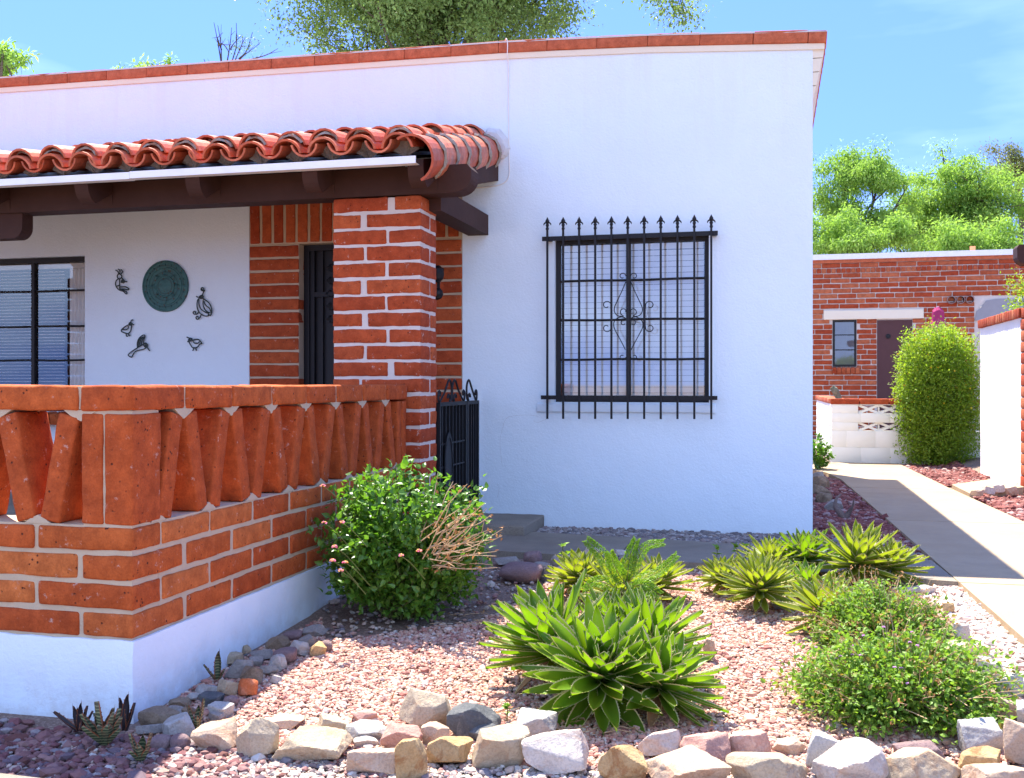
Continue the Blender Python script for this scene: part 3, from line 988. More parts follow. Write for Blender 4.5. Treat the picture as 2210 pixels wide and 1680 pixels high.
# rake: barrels laid over the edge, rolled outwards
rk = MB(); rm = MB()
s0 = -.05
XK = -2.272
k = 0
while s0 < RL - .06:
    L = min(.37, RL - s0)
    barrel(rk, XK + rt.uniform(-.004, .004), s0, -.028 + rt.uniform(-.004, .004), L, .160, .140, -.95, 2.35, .016, up=True, roll=.38, yaw=-.012, seg=14)
    # mortar collar at each overlap
    aa = np.linspace(-.2, 2.33, 12)
    V = []
    sm = s0 + .295
    if sm < RL - .05:
        for dd, ro in ((-.016, .146), (-.004, .161), (.010, .159), (.020, .144)):
            for a in aa:
                ra = a + .38
                q = ro * (1 + .03 * math.sin(a * 9 + k * 2 + dd * 60))
                V.append(rp(XK + q * math.sin(ra), sm + dd + .008 * math.sin(a * 6 + k), -.028 + q * math.cos(ra)))
        rm.add(V, np.array([(i * 12 + j, i * 12 + j + 1, (i + 1) * 12 + j + 1, (i + 1) * 12 + j) for i in range(3) for j in range(11)]))
    s0 += .297; k += 1
rko = rk.build('rake_tiles', M['tile'], porch, smooth=False)
rm.build('tile_mortar', M['tile_mortar'], rko)
# mortar flashing where the rake meets the house wall
mb = MB()
cflash = rp(XK + .02, RL, .03)
prof = [(.0, .15), (.10, .135), (.165, .055), (.19, -.03), (.165, -.09), (.13, -.115), (.06, -.12), (-.1, 0)]
V = [(cflash[0] + a, YH - .002, cflash[2] + b) for a, b in prof] + [(cflash[0] + a * .8, YH - .03, cflash[2] + b * .8 - .01) for a, b in prof]
m = len(prof)
mb.add(V, [tuple(range(m, 2 * m))] + [(i, (i + 1) % m, (i + 1) % m + m, i + m) for i in range(m)])
mb.build('flashing_mortar', m_plain('pale_wall_mortar', (.60, .60, .60), .95, .1, nb=(30, .8, .015), var=.2), porch)
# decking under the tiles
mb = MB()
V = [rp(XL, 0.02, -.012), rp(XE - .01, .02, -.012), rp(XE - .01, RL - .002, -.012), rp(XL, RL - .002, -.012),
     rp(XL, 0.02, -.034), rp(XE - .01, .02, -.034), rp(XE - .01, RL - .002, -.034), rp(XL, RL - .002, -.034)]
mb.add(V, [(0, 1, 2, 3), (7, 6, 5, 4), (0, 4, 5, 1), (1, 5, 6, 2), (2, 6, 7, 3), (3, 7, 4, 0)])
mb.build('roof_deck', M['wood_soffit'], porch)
# gutter: bent white strip along the eave, in three lengths
GX1 = ix(897, 6.40)
gz0 = ip(897, 352, 6.40).z
ends = [GX1, ix(279, 6.40), ix(-560, 6.40), XL]
for i in range(3):
    a, b = ends[i + 1] + .001, ends[i]
    mb = MB(); dz = .004 * i
    mb.box(a, b, 6.40 - .002 * i, 6.406, gz0 - dz, gz0 + .048 - dz)
    mb.box(a, b, 6.406, 6.47, gz0 - dz + .0, gz0 + .004 - dz)
    mb.build('gutter_strip', M['gutter'], porch)
# timbers
def nose_board(mb, x0, x1, prof, ):
    """profile in Y-Z swept from x0 to x1"""
    n_ = len(prof)
    V = [(x0, a, b) for a, b in prof] + [(x1, a, b) for a, b in prof]
    mb.add(V, [tuple(range(n_))[::-1], tuple(range(n_, 2 * n_))] + [(i, (i + 1) % n_, (i + 1) % n_ + n_, i + n_) for i in range(n_)])
def xnose(mb, y0, y1, prof):
    n_ = len(prof)
    V = [(a, y0, b) for a, b in prof] + [(a, y1, b) for a, b in prof]
    mb.add(V, [tuple(range(n_)), tuple(range(n_, 2 * n_))[::-1]] + [(i, i + n_, (i + 1) % n_ + n_, (i + 1) % n_) for i in range(n_)])
BZ0 = PZ1 + .003
BZ1 = BZ0 + .19
BXR = ix(1018, 6.80)
prof = [(XL, BZ0), (BXR - .13, BZ0)] + [(BXR - .13 + .13 * math.sin(t), BZ0 + .11 - .11 * math.cos(t)) for t in np.linspace(.2, math.pi / 2, 7)] + [(BXR, BZ1 - .035), (BXR - .03, BZ1), (XL, BZ1)]
mb = MB(); xnose(mb, 6.79, 6.97, prof)
mb.build('eave_beam', M['wood'], porch)
rx = [ix(903, 6.5) - .02 + .0, ix(668, 6.5), ix(415, 6.5), ix(175, 6.5)]
rx += [rx[-1] - .89 * k for k in (1, 2, 3)]
tn = math.tan(SL)
for x in rx:
    mb = MB()
    def zr(y, n): return ZE + (y - YE) * tn + n
    y0 = 6.50
    prof = [(y0, zr(y0, -.04)), (y0 - .004, zr(y0, -.09))] + [(y0 + .13 - .13 * math.cos(t), zr(y0, -.09) - .13 * math.sin(t) + 0) for t in np.linspace(.3, math.pi / 2 - .1, 6)] + [(6.79, zr(6.79, -.27)), (6.79, zr(6.79, -.20)), (YH, zr(YH, -.20)), (YH, zr(YH, -.04))]
    prof[-5] = (6.78, BZ0 + .10); 
    nose_board(mb, x - .055, x + .055, [(a, b) for a, b in prof])
    mb.build('rafter', M['wood'], porch)
# tie beam from the pier back to the house wall
tx = -2.25
mb = MB()
mb.box(tx - .17, tx, 6.975, YH + .03, ip(1055, 508, YH).z, ip(1055, 468, YH).z + .012)
mb.build('tie_beam', M['wood'], porch)
# outer rafter under the rake
mb = MB()
V = []
for y in (6.98, YH):
    for dx, n in ((0, -.10), (.0, -.25), (-.09, -.25), (-.09, -.10)):
        V.append((-2.165 + dx, y, ZE + (y - YE) * tn + n - .01))
mb.add(V, [(0, 1, 2, 3), (7, 6, 5, 4), (0, 4, 5, 1), (1, 5, 6, 2), (2, 6, 7, 3), (3, 7, 4, 0)])
mb.build('barge_rafter', M['wood'], porch)
# corbel at the far left, below the beam
cx = ix(44, 6.8)
prof = [(cx - 1.7, BZ0 - .001), (cx - 1.7, BZ0 - .19), (cx - .08, BZ0 - .19)] + [(cx - .09 + .09 * math.sin(t), BZ0 - .10 - .09 * math.cos(t)) for t in np.linspace(.2, math.pi / 2, 6)] + [(cx, BZ0 - .001)]
mb = MB(); xnose(mb, 6.82, 6.94, prof)
mb.build('corbel', M['wood'], porch)
# second pier hidden beyond the left edge of the picture carries the beam
pier2 = thing('brick_pier', (cx - 1.4, 6.95, -1.2), 'adobe brick pier at the far left end of the porch', 'brick pier')
mb = MB()
z = BZ0 - .245; k = 0
while z > -1.05:
    if k % 2: brick(mb, (cx - 1.42, 6.95, z), (.42, .36, .1), res=.06)
    else:
        brick(mb, (cx - 1.53, 6.95, z), (.20, .36, .1), res=.06); brick(mb, (cx - 1.31, 6.95, z), (.20, .36, .1), res=.06)
    z -= .1148; k += 1
mb.build('brick_courses', M['adobe_pier'], pier2, smooth=True)

# porch floor and stoop
mb = MB(); mb.box(-9, -2.46, 3.70, YH - .002, -1.28, -1.0)
tag(mb.build('porch_floor', M['concrete_old']), kind='structure')
mb = MB(); brick(mb, (-2.115, 7.89, -1.15), (.67, .695, .18), res=.04, rad=.012, amp=.004)
tag(mb.build('stoop', M['concrete_old'], smooth=True), kind='structure')

# thin cable on the house wall
mb = MB()
pts = [(1093, 100), (1094, 92), (1090, 90)]
cab = [tuple(ip(1090, 92, YH + .08) + Vector((0, 0, .015))), tuple(ip(1093, 89, YH - .02) + Vector((0, 0, .02))), tuple(ip(1095.5, 96, YH - .036)), tuple(ip(1095, 118, YH - .036)), tuple(ip(1097, 140, YH - .012))]
cab += [tuple(ip(x, y, YH - .006)) for x, y in ((1097, 200), (1098, 290), (1099, 350), (1099, 375), (1092, 392), (1072, 401), (1040, 405), (1005, 407))]
tube(mb, crom(cab, 5), .0042, 5)
tag(mb.build('cable', M['cable']), 'thin white cable running down the stucco wall and bending to the porch', 'cable')

# ============================================================ THE LOW PORCH WALL
XC, YC = -2.437, 3.618
TH = .20
low = thing('porch_wall', (XC, YC, -1.33), 'low orange adobe brick porch wall with a zigzag brick lattice on a white plinth', 'low wall')
XW0 = -5.2
YS1 = 6.795
zz_ = lambda y: -(y - HY) / F * 4.1
CAP0, CAP1 = -.108, -.008
LT0 = -.560
pl = MB()
core(pl, XW0, XC + .006, YC - .006, YC + TH, -1.45, -1.016, res=.06, amp=.005)
core(pl, XC - TH, XC + .006, YC + TH, YS1 - .0, -1.45, -1.016, res=.06, amp=.005)
pl.build('plinth', M['stucco_low'], low, smooth=True)
bc = MB(); mo = MB()
PITCH = .1135
core(mo, XW0, XC - .009, YC + .008, YC + TH - .008, -1.02, LT0 - .004, res=.025)
core(mo, XC - TH + .008, XC - .008, YC + TH - .01, YS1 - .002, -1.02, LT0 - .0042, res=.025)
T0x = -2.677
for k in range(4):
    zc_ = LT0 - .006 - .0515 - k * PITCH
    h = .0945
    odd = k % 2
    j = lambda a: rr.uniform(-a, a)
    # corner brick runs along the front on even courses, along the side on odd ones
    if odd == 0:
        fx1, sy0 = XC, YC + TH - .02 + .0
        # front: joints at bottoms (T0x - .2 - .4k)
        brick(bc, ((XC + T0x - .205) / 2 + .005, YC + TH / 2, zc_), (XC - (T0x - .205) - .012, TH, h + j(.002)), res=.024, rad=.010, amp=.0045)
        x = T0x - .205
        y = YC + TH + .010
    else:
        brick(bc, ((XC + T0x) / 2 + .005, YC + .1825, zc_), (XC - T0x - .012, .365, h + j(.002)), res=.024, rad=.010, amp=.0045)
        x = T0x
        y = YC + .385
    while x > XW0 + .4:
        brick(bc, (x - .2, YC + TH / 2 + j(.002), zc_ + j(.0015)), (.379 + j(.007), TH, h + j(.003)), res=.024, rad=.010, amp=.0045)
        x -= .4
    if odd == 0:
        y = YC + .185
        brick(bc, (XC - TH / 2, YC + TH + .0 + .195, zc_), (TH, .370, h + j(.003)), res=.024, rad=.010, amp=.0045)
        y = YC + .59 - .005
    while y < YS1 - .06:
        L = min(.379, YS1 - y - .012)
        brick(bc, (XC - TH / 2 + j(.002), y + .0105 + L / 2, zc_ + j(.0015)), (TH, L + j(.003), h + j(.003)), res=.026, rad=.010, amp=.0045)
        y += .4
brk = bc.build('brick_courses', M['adobe'], low, smooth=True)
# corner post of three upright bricks
def upright(c, size, ang=0, axis='x'):
    b = MB()
    R = Ry(ang) if axis == 'x' else Rx(ang)
    brick(b, c, size, R, res=.024, rad=.009, amp=.0042)
    return b
HL = CAP0 - .012 - LT0
zm = (CAP0 - .012 + LT0) / 2
core(mo, T0x + .012, XC - .008, YC + .008, YC + TH - .008, LT0 - .01, CAP0 + .002, res=.025)
upright((XC - .065, YC + TH / 2, zm), (.128, TH, HL)).build('corner_brick', M['adobe'], low, smooth=True)
upright((T0x + .055, YC + TH / 2, zm), (.098, TH, HL)).build('corner_brick', M['adobe'], low, smooth=True)
# end post at the pier
upright((XC - TH / 2, 6.742, zm), (TH, .088, HL)).build('end_brick', M['adobe'], low, smooth=True)
upright((XC - TH / 2, 6.645, zm), (TH, .082, HL)).build('end_brick', M['adobe'], low, smooth=True)
lean = .095
bt = .092
def slanted(along, fixed, tpos, bpos, axis):
    a = math.atan2(tpos - bpos, HL)
    L = (HL - bt * abs(math.sin(a)) * .55) / math.cos(a)
    c_ = (tpos + bpos) / 2
    if axis == 'x': b = upright((c_, fixed, zm), (bt, TH - .006, L), a, 'x')
    else: b = upright((fixed, c_, zm), (TH - .006, bt, L), -a, 'y')
    ob = b.build('slanted_brick', M['adobe'], low, smooth=True)
tops_x = [T0x - .4 * k for k in range(0, 6)]
for k, t in enumerate(tops_x):
    slanted(None, YC + TH / 2, t - .052, t - .148, 'x')
    if k > 0: slanted(None, YC + TH / 2, t + .052, t + .148, 'x')
tops_y = [3.997 + .4 * k for k in range(7)]
for k, t in enumerate(tops_y):
    slanted(None, XC - TH / 2, t - .052, t - .148, 'y')
    if t + .15 < 6.6: slanted(None, XC - TH / 2, t + .052, t + .148, 'y')
# mortar wedges at the meeting points
def wedge(mb, c, w, h, axis, down):
    d = TH / 2 - .004
    pr = [(-w, 0), (w, 0), (w * .55, h * .5 * (-1 if down else 1)), (0, h * (-1 if down else 1)), (-w * .55, h * .5 * (-1 if down else 1))]
    V = []
    for s in (-d, d):
        for a, b in pr:
            a += rr.uniform(-.004, .004)
            V.append((c[0] + a, c[1] + s, c[2] + b) if axis == 'x' else (c[0] + s, c[1] + a, c[2] + b))
    mb.add(V, [(0, 1, 2, 3, 4), (9, 8, 7, 6, 5)] + [(i, i + 5, (i + 1) % 5 + 5, (i + 1) % 5) for i in range(5)])
for t in tops_x:
    wedge(mo, (t, YC + TH / 2, CAP0 + .002), .078, .045, 'x', True)
    wedge(mo, (t - .2, YC + TH / 2, LT0 - .004), .062, .034, 'x', False)
for t in tops_y:
    wedge(mo, (XC - TH / 2, t, CAP0 + .002), .078, .045, 'y', True)
    wedge(mo, (XC - TH / 2, t + .2, LT0 - .004), .062, .034, 'y', False)
wedge(mo, (XC - TH / 2, 3.80, LT0 - .004), .055, .03, 'y', False)
# coping bricks
cb = MB()
brick(cb, ((XC + T0x) / 2 + .006, (YC + 3.99) / 2 - .002, (CAP0 + CAP1) / 2), (XC - T0x + .0, 3.99 - YC + .008, .100), res=.026, rad=.012, amp=.005)
x = T0x
while x > XW0 + .4:
    brick(cb, (x - .2, YC + TH / 2 - .001, (CAP0 + CAP1) / 2 + rr.uniform(-.002, .002)), (.384 + rr.uniform(-.004, .004), TH + .01, .099), res=.026, rad=.011, amp=.005); x -= .4
y = 3.997
while y < YS1 - .1:
    L = min(.384, YS1 - y - .02)
    brick(cb, (XC - TH / 2 + rr.uniform(-.002, .003), y + .008 + L / 2, (CAP0 + CAP1) / 2 + rr.uniform(-.002, .001)), (TH + .01, L, .099), res=.028, rad=.011, amp=.005); y += .4
cb.build('coping', M['adobe'], low, smooth=True)
core(mo, XW0, XC - .006, YC + .004, YC + TH - .006, CAP0 + .004, CAP1 - .006, res=.025, amp=.003)
core(mo, XC - TH + .006, XC - .005, YC + TH - .02, YS1 - .002, CAP0 + .0045, CAP1 - .0065, res=.025, amp=.003)
mo.build('mortar', M['mortar'], low)

# ============================================================ GATE beside the pier
gate = thing('iron_gate', (-2.30, 7.7, -1.06), 'black wrought iron gate with scroll finials between the brick pier and the house wall', 'gate')
GXp = -2.335
ya, yb, yc = 7.17, 7.86, YH - .03
zgt = ixp(1000, 866, GXp).z
mb = MB()
def gpanel(mb, y0, y1, z0, z1, nb, w=.028):
    mb.box(GXp - .015, GXp + .015, y0, y0 + w, z0, z1); mb.box(GXp - .015, GXp + .015, y1 - w, y1, z0, z1)
    mb.box(GXp - .014, GXp + .014, y0 + w, y1 - w, z1 - w, z1); mb.box(GXp - .014, GXp + .014, y0 + w, y1 - w, z0, z0 + w)
    for i in range(nb):
        yy = y0 + (y1 - y0) * (i + 1) / (nb + 1)
        mb.box(GXp - .007, GXp + .007, yy - .007, yy + .007, z0 + w, z1 - w)
gpanel(mb, ya, yb, -1.0, zgt, 7)
for zz in (-.45, -.62, -.85): mb.box(GXp + .007, GXp + .010, ya + .05, yb - .05, zz, zz + .012)
mb.build('gate_leaf', M['iron'], gate)
mb = MB(); gpanel(mb, yb + .012, yc, -1.06, zgt, 4); mb.build('side_panel', M['iron'], gate)
mb = MB(); mb.box(GXp - .012, GXp - .009, ya + .03, yc - .03, -1.0, zgt - .03); mb.build('backing_sheet', M['iron'], gate)
mb = MB()
lathe(mb, [(.0, -.004), (.10, -.004), (.10, .004), (.085, .006), (.085, .0), (0, .0)], (0, 0, 0), 24)
vv = mb.v[0]; mb.v[0] = np.stack([vv[:, 2] + GXp + .016, vv[:, 0] + 7.38, vv[:, 1] * 2.6 - .62], 1)
mb.build('oval_ring', M['iron'], gate)
for (y0, y1, flip) in ((7.20, 7.50, 1), (7.52, 7.82, 0), (7.90, 8.17, 0)):
    mb = MB(); L = y1 - y0; zz = zgt
    pts = [(L * .10 + .02, .03), (L * .16, .045), (L * .13, .075), (L * .02, .07), (-.012, .035), (.0, .005), (.03, -.0)]
    curl_lo = [(L + .0 + .028 * math.cos(t), .035 + .030 * math.sin(t)) for t in np.linspace(-2.2, 2.4, 10)]
    main = [(.10, .028), (.085, .055), (.055, .05), (.035, .02), (.05, .005), (.02, .006), (.0, .045), (.0, .11), (.03, .155), (.065, .165), (.10, .14), (.17, .075), (L - .02, .008), (L, .0), (L + .018, .02), (L + .018, .065), (L - .004, .085), (L - .024, .065), (L - .015, .045)]
    P = [(GXp, (y1 - a) if flip else (y0 + a), zz + b) for a, b in main]
    tube(mb, crom(P, 4), .0085, 4)
    mb.build('scroll_finial', M['iron'], gate)

# wall lantern behind the pier
ln = thing('wall_lantern', (-2.62, YH - .01, .9), 'small round black wall lantern on the brick beside the door, half behind the pier', 'lantern')
lx = ip(944, 592, 8.1).x
mb = MB(); zl = ip(944, 592, 8.1).z
lathe(mb, [(0, .07), (.03, .066), (.055, .04), (.062, 0), (.055, -.04), (.03, -.066), (0, -.07)], (lx, 8.08, zl), 16)
mb.box(lx - .015, lx + .015, 8.09, YH + .02, zl + .04, zl + .06); mb.build('lamp_body', M['iron'], ln)
mb = MB(); zl2 = ip(944, 637, 8.1).z
lathe(mb, [(0, .06), (.03, .055), (.05, .03), (.054, 0), (.04, -.03), (0, -.045)], (lx, 8.08, zl2), 16)
mb.box(lx - .01, lx + .01, 8.12, 8.14, zl2, zl); mb.build('lamp_base', M['iron'], ln)

# ============================================================ WALL ORNAMENTS ON THE PORCH WALL
n = NT('verdigris_bronze')
tco = n.n('TexCoord')
sx = n.n('SeparateXYZ', Vector=tco.outputs['Object'])
r2 = n.n('VectorMath', _operation='LENGTH'); n.l(tco.outputs['Object'], r2.inputs[0])
c = n.mix(n.noise(22, 6, .7, tco.outputs['Object']), (.025, .085, .08), (.075, .19, .175))
v = n.n('TexVoronoi', Vector=tco.outputs['Object'], Scale=24.0)
c = n.mix(n.ramp(v.outputs['Distance'], [(.10, (1, 1, 1)), (.28, (0, 0, 0))]), c, (.075, .038, .02))
sn = n.n('Math', _operation='SINE'); ml = n.n('Math', _operation='MULTIPLY'); n.l(r2.outputs['Value'], ml.inputs[0]); ml.inputs[1].default_value = 110; n.l(ml.outputs[0], sn.inputs[0])
c = n.mix(n.ramp(sn.outputs[0], [(.75, (0, 0, 0)), (.95, (.6, .6, .6))]), c, (.03, .05, .045))
M['verdigris'] = n.surf(c, .6, n.bump(v.outputs['Distance'], .8, .006), .4, .3)
dc = ip(356, 618, YH - .02)
rad = 55.5 / F * 9.26
mb = MB()
lathe(mb, [(rad * .985, .018), (rad, .012), (rad, 0), (rad * .985, -.004), (rad * .93, -.006), (rad * .92, 0), (rad * .74, 0), (rad * .73, -.005), (rad * .70, -.005), (rad * .69, 0), (rad * .42, .002), (rad * .41, -.005), (rad * .38, -.005), (rad * .36, .0), (0, -.006)], (dc.x, YH - .020, dc.z), 64, 'Y')
# raised star rays and bosses
for k in range(8):
    a = k * math.pi / 4
    ca, sa = math.cos(a), math.sin(a)
    tip = rad * (.72 if k % 2 == 0 else .62)
    V = [(dc.x + ca * tip, YH - .024, dc.z + sa * tip), (dc.x + ca * rad * .42 - sa * .028, YH - .021, dc.z + sa * rad * .42 + ca * .028), (dc.x + ca * rad * .42 + sa * .028, YH - .021, dc.z + sa * rad * .42 - ca * .028), (dc.x + ca * rad * .46, YH - .034, dc.z + sa * rad * .46)]
    mb.add(V, [(0, 1, 3), (0, 3, 2), (1, 2, 3)])
for k in range(20):
    a = k * math.pi / 10
    lathe(mb, [(.012, 0), (.009, -.007), (0, -.009)], (dc.x + math.cos(a) * rad * .83, YH - .019, dc.z + math.sin(a) * rad * .83), 8, 'Y')
tag(mb.build('wall_plaque', M['verdigris'], loc=(dc.x, YH, dc.z)), 'round green bronze plaque with sun rays on the porch wall', 'wall plaque')
M['verdi_wire'] = m_plain('dark_verdigris_wire', (.022, .040, .036), .5, .4, var=.3)
def wire(name, label, cat, curves, r=.0055, grp='wire figures around the bronze plaque', fills=()):
    """curves in picture units of the enlarged detail (420..900, 1050..1460 of the photograph)"""
    sc_ = 480 / 1967 * .5396
    f = lambda q: tuple(ip(420 * .5396 + q[0] * sc_, 1050 * .5396 + q[1] * sc_, YH - .018))
    mb = MB()
    for cu in curves:
        cl = cu[0] == 'c'
        pts = cu[1:] if cl else cu
        tube(mb, crom([f(q) for q in pts], 5, cl), r, 5)
    for fl in fills:
        V = [f(q) for q in fl]
        V = V + [(a, b + .008, c_) for a, b, c_ in V]
        m = len(fl)
        mb.add(V, [tuple(range(m)), tuple(range(m, 2 * m))[::-1]] + [(i, (i + 1) % m, (i + 1) % m + m, i + m) for i in range(m)])
    p = f(curves[0][1] if curves[0][0] != 'c' else curves[0][2])
    tag(mb.build(name, M['verdi_wire'], loc=p), label, cat, grp)
sp = lambda cx, cy, r0, r1, a0, a1, n=10: spiral(cx, cy, r0, r1, D2(a0), D2(a1), n)
wire('wire_figure', 'small wire flute player with feathered head, left of the green plaque', 'wall figure', [
    ['c', (240, 190), (270, 215), (270, 250), (235, 270), (205, 250), (205, 210)],
    [(225, 190), (215, 160), (195, 140), (172, 130)], [(240, 188), (245, 150), (235, 125), (215, 112)], [(262, 192), (283, 160), (280, 135), (262, 118)],
    [(215, 272), (185, 300), (172, 350), (185, 400), (215, 440), (250, 462), (300, 475), (340, 515), (360, 510), (350, 485), (320, 465), (255, 440)],
    [(240, 272), (240, 330), (240, 400), (245, 455)], [(245, 405), (300, 402), (345, 405), (390, 432), (375, 450), (330, 440), (255, 438)],
    [(268, 250), (300, 280), (325, 312), (360, 318)], [(190, 395), (235, 375)]], fills=[[(285, 270), (330, 315), (300, 345), (255, 335), (258, 300)]])
wire('wire_quail', 'tall wire quail with curled topknot, right of the green plaque', 'wall figure', [
    sp(1600, 438, 12, 32, 200, -330, 14) + [(1625, 470), (1605, 510), (1598, 545)],
    ['c', (1598, 540), (1612, 565), (1600, 590), (1565, 590), (1545, 570), (1565, 548)], [(1550, 572), (1520, 570), (1495, 558)],
    [(1535, 590), (1512, 640), (1508, 720), (1530, 800), (1575, 850), (1640, 880), (1690, 875), (1690, 850)],
    [(1540, 590), (1540, 680), (1570, 760), (1630, 810), (1700, 840)], [(1612, 590), (1606, 680), (1625, 750), (1670, 805), (1720, 830)],
    [(1618, 600), (1690, 650), (1735, 720), (1750, 800), (1735, 865), (1700, 860)], [(1620, 640), (1650, 700), (1715, 760), (1742, 830)],
    [(1530, 820), (1500, 850)] + sp(1470, 822, 32, 12, 60, 420, 10), [(1575, 860), (1560, 900)] + sp(1515, 905, 32, 12, 20, 380, 10)], fills=[[(1545, 560), (1600, 545), (1612, 575), (1575, 592), (1540, 580)]])
wire('wire_chick', 'small wire quail chick facing right, below left of the plaque', 'wall figure', [
    ['c', (415, 985), (440, 1000), (435, 1025), (405, 1028), (392, 1005)], [(420, 985), (430, 955), (450, 942), (458, 958)], [(440, 1010), (472, 1022)],
    [(395, 1020), (350, 1040), (300, 1075), (270, 1110), (275, 1138), (330, 1160), (380, 1165), (415, 1130), (430, 1080), (435, 1030)],
    [(290, 1100), (340, 1105), (380, 1080), (385, 1045)], [(350, 1165), (350, 1205), (375, 1212)], [(385, 1165), (392, 1195), (412, 1205)]], fills=[[(400, 990), (436, 995), (436, 1024), (400, 1026)]])
wire('wire_chick', 'small wire quail chick facing left, below right of the plaque', 'wall figure', [
    [(1340, 1225), (1380, 1240), (1420, 1250), (1435, 1280), (1470, 1265), (1530, 1265), (1570, 1300), (1588, 1335), (1555, 1340), (1520, 1385), (1480, 1400), (1435, 1395), (1400, 1350), (1375, 1305), (1350, 1300)],
    [(1390, 1245), (1365, 1275), (1385, 1290), (1420, 1280)], [(1440, 1290), (1470, 1325), (1520, 1325), (1550, 1300)], [(1450, 1398), (1450, 1435), (1435, 1445)], [(1490, 1398), (1492, 1435), (1505, 1440)]], fills=[[(1375, 1255), (1410, 1262), (1405, 1285), (1370, 1290)]])
wire('wire_hummingbird', 'wire hummingbird in flight with raised wing, low on the porch wall', 'wall figure', [
    [(530, 1395), (530, 1320), (555, 1250), (600, 1205), (640, 1190), (655, 1215), (640, 1260), (630, 1330)], [(545, 1385), (550, 1300), (590, 1225)], [(570, 1375), (575, 1300), (615, 1220)], [(600, 1355), (605, 1290), (640, 1215)],
    [(530, 1400), (470, 1440), (420, 1475), (380, 1520), (430, 1555), (460, 1510), (500, 1460), (570, 1435), (630, 1425), (675, 1395)],
    [(530, 1400), (580, 1370), (630, 1345)], ['c', (630, 1340), (665, 1325), (695, 1345), (690, 1390), (655, 1385)], [(690, 1385), (710, 1420), (735, 1450)]], fills=[[(645, 1345), (688, 1345), (688, 1385), (655, 1382)]])

# ============================================================ THE BRICK HOUSE BEHIND
YF = 24.6
far = thing('brick_house', (4, YF, -1.13), 'far red brick house with a white roof edge, behind the white block wall', 'house')
fx0, fx1 = ix(1700, YF), 9.5
ftop = ip(1900, 566, YF).z
mb = MB(); mm_ = MB()
win = (ix(1797, YF), ix(1848.5, YF), ip(1820, 792, YF).z, ip(1820, 691, YF).z)
dor = (ix(1893, YF), ix(1969, YF), -1.3, ip(1930, 691, YF).z)
lin = (ix(1778, YF), ix(1993, YF), ip(1800, 691, YF).z, ip(1800, 670.5, YF).z)
arch = (ix(2104, YF), fx1, -1.3, ip(2150, 646, YF).z)
mm_.box(fx0, fx1, YF + .012, YF + 6, -1.3, ftop + .05)
mm_.build('mortar', M['mortar_white'], far)
z = ftop - .055; k = 0
rf = random.Random(12)
while z > -1.25:
    if k == 1:
        x = fx0
        while x < fx1:
            brick(mb, (x + .05, YF + .03, z), (.094, .1, .10), res=.06, rad=.008, amp=.003); x += .106
    else:
        x = fx0 - rf.uniform(0, .1) - (k % 2) * .21
        while x < fx1:
            L = .405 + rf.uniform(-.02, .02)
            a, b = max(x, fx0), x + L - .018
            segs = [(a, b)]
            for h in (win, dor, lin, arch):
                if h[2] - .03 < z < h[3] + .03:
                    ns = []
                    for (p, q) in segs:
                        if q <= h[0] or p >= h[1]: ns.append((p, q))
                        else:
                            if p < h[0] - .05: ns.append((p, h[0] - .012))
                            if q > h[1] + .05: ns.append((h[1] + .012, q))
                    segs = ns
            for (p, q) in segs:
                if q - p > .05: brick(mb, ((p + q) / 2, YF + .05, z + rf.uniform(-.004, .004)), (q - p, .12, .094 + rf.uniform(-.006, .006)), res=.07, rad=.012, amp=.005)
            x += L
    z -= .1148; k += 1
mb.build('brick_courses', M['adobe_far'], far, smooth=True)
mb = MB(); mb.box(fx0, fx1, YF - .03, YF + .1, ftop + .0, ftop + .075); mb.build('fascia', M['coping'], far)
mb = MB(); mb.box(fx0, fx1, YF - .06, YF + .12, ftop + .077, ftop + .20); mb.box(fx0, fx1, YF + .13, YF + 6, ftop + .05, ftop + .16); mb.build('roof_edge', M['gutter'], far)
mb = MB(); brick(mb, ((lin[0] + lin[1]) / 2, YF + .03, (lin[2] + lin[3]) / 2), (lin[1] - lin[0], .14, lin[3] - lin[2] - .01), res=.08, rad=.01, amp=.008); mb.build('door_lintel', M['stucco_cream'], far)
mb = MB()
x0, x1, z0, z1 = win
mb.box(x0, x0 + .05, YF + .0, YF + .06, z0, z1); mb.box(x1 - .05, x1, YF + .0, YF + .06, z0, z1); mb.box(x0 + .05, x1 - .05, YF, YF + .06, z1 - .05, z1); mb.box(x0 + .05, x1 - .05, YF, YF + .06, z0, z0 + .05)
for t in (.36, .68): mb.box(x0 + .05, x1 - .05, YF + .005, YF + .04, z0 + (z1 - z0) * t - .012, z0 + (z1 - z0) * t + .012)
w_ = mb.build('window', M['iron_frame'], far)
mb = MB(); mb.add([(x0, YF + .008, z0), (x1, YF + .008, z0), (x1, YF + .008, z1), (x0, YF + .008, z1)], [(0, 1, 2, 3)]); mb.build('pane', M['glass_dark'], w_)
mb = MB()
for i in range(14):
    a = x0 + (x1 - x0) * i / 14; b = x0 + (x1 - x0) * (i + 1) / 14
    mb.add([(a, YF + .009 + .001 * (i % 2), z0 + .05), (b, YF + .009 + .001 * ((i + 1) % 2), z0 + .05), (b, YF + .009 + .001 * ((i + 1) % 2), z1 - .05), (a, YF + .009 + .001 * (i % 2), z1 - .05)], [(0, 1, 2, 3)])
mb.build('curtain', m_plain('grey_net_curtain', (.20, .20, .22), .9), w_)
mb = MB()
x = x0
while x < x1 + .02:
    brick(mb, (x + .04, YF + .0, z0 - .075), (.088, .16, .13), Rx(.2), res=.06); x += .098
mb.build('brick_sill', M['adobe_far'], far, smooth=True)
M['door_paint'] = m_plain('plum_brown_door_paint', (.085, .034, .034), .6, .3)
mb = MB(); x0, x1, z0, z1 = dor
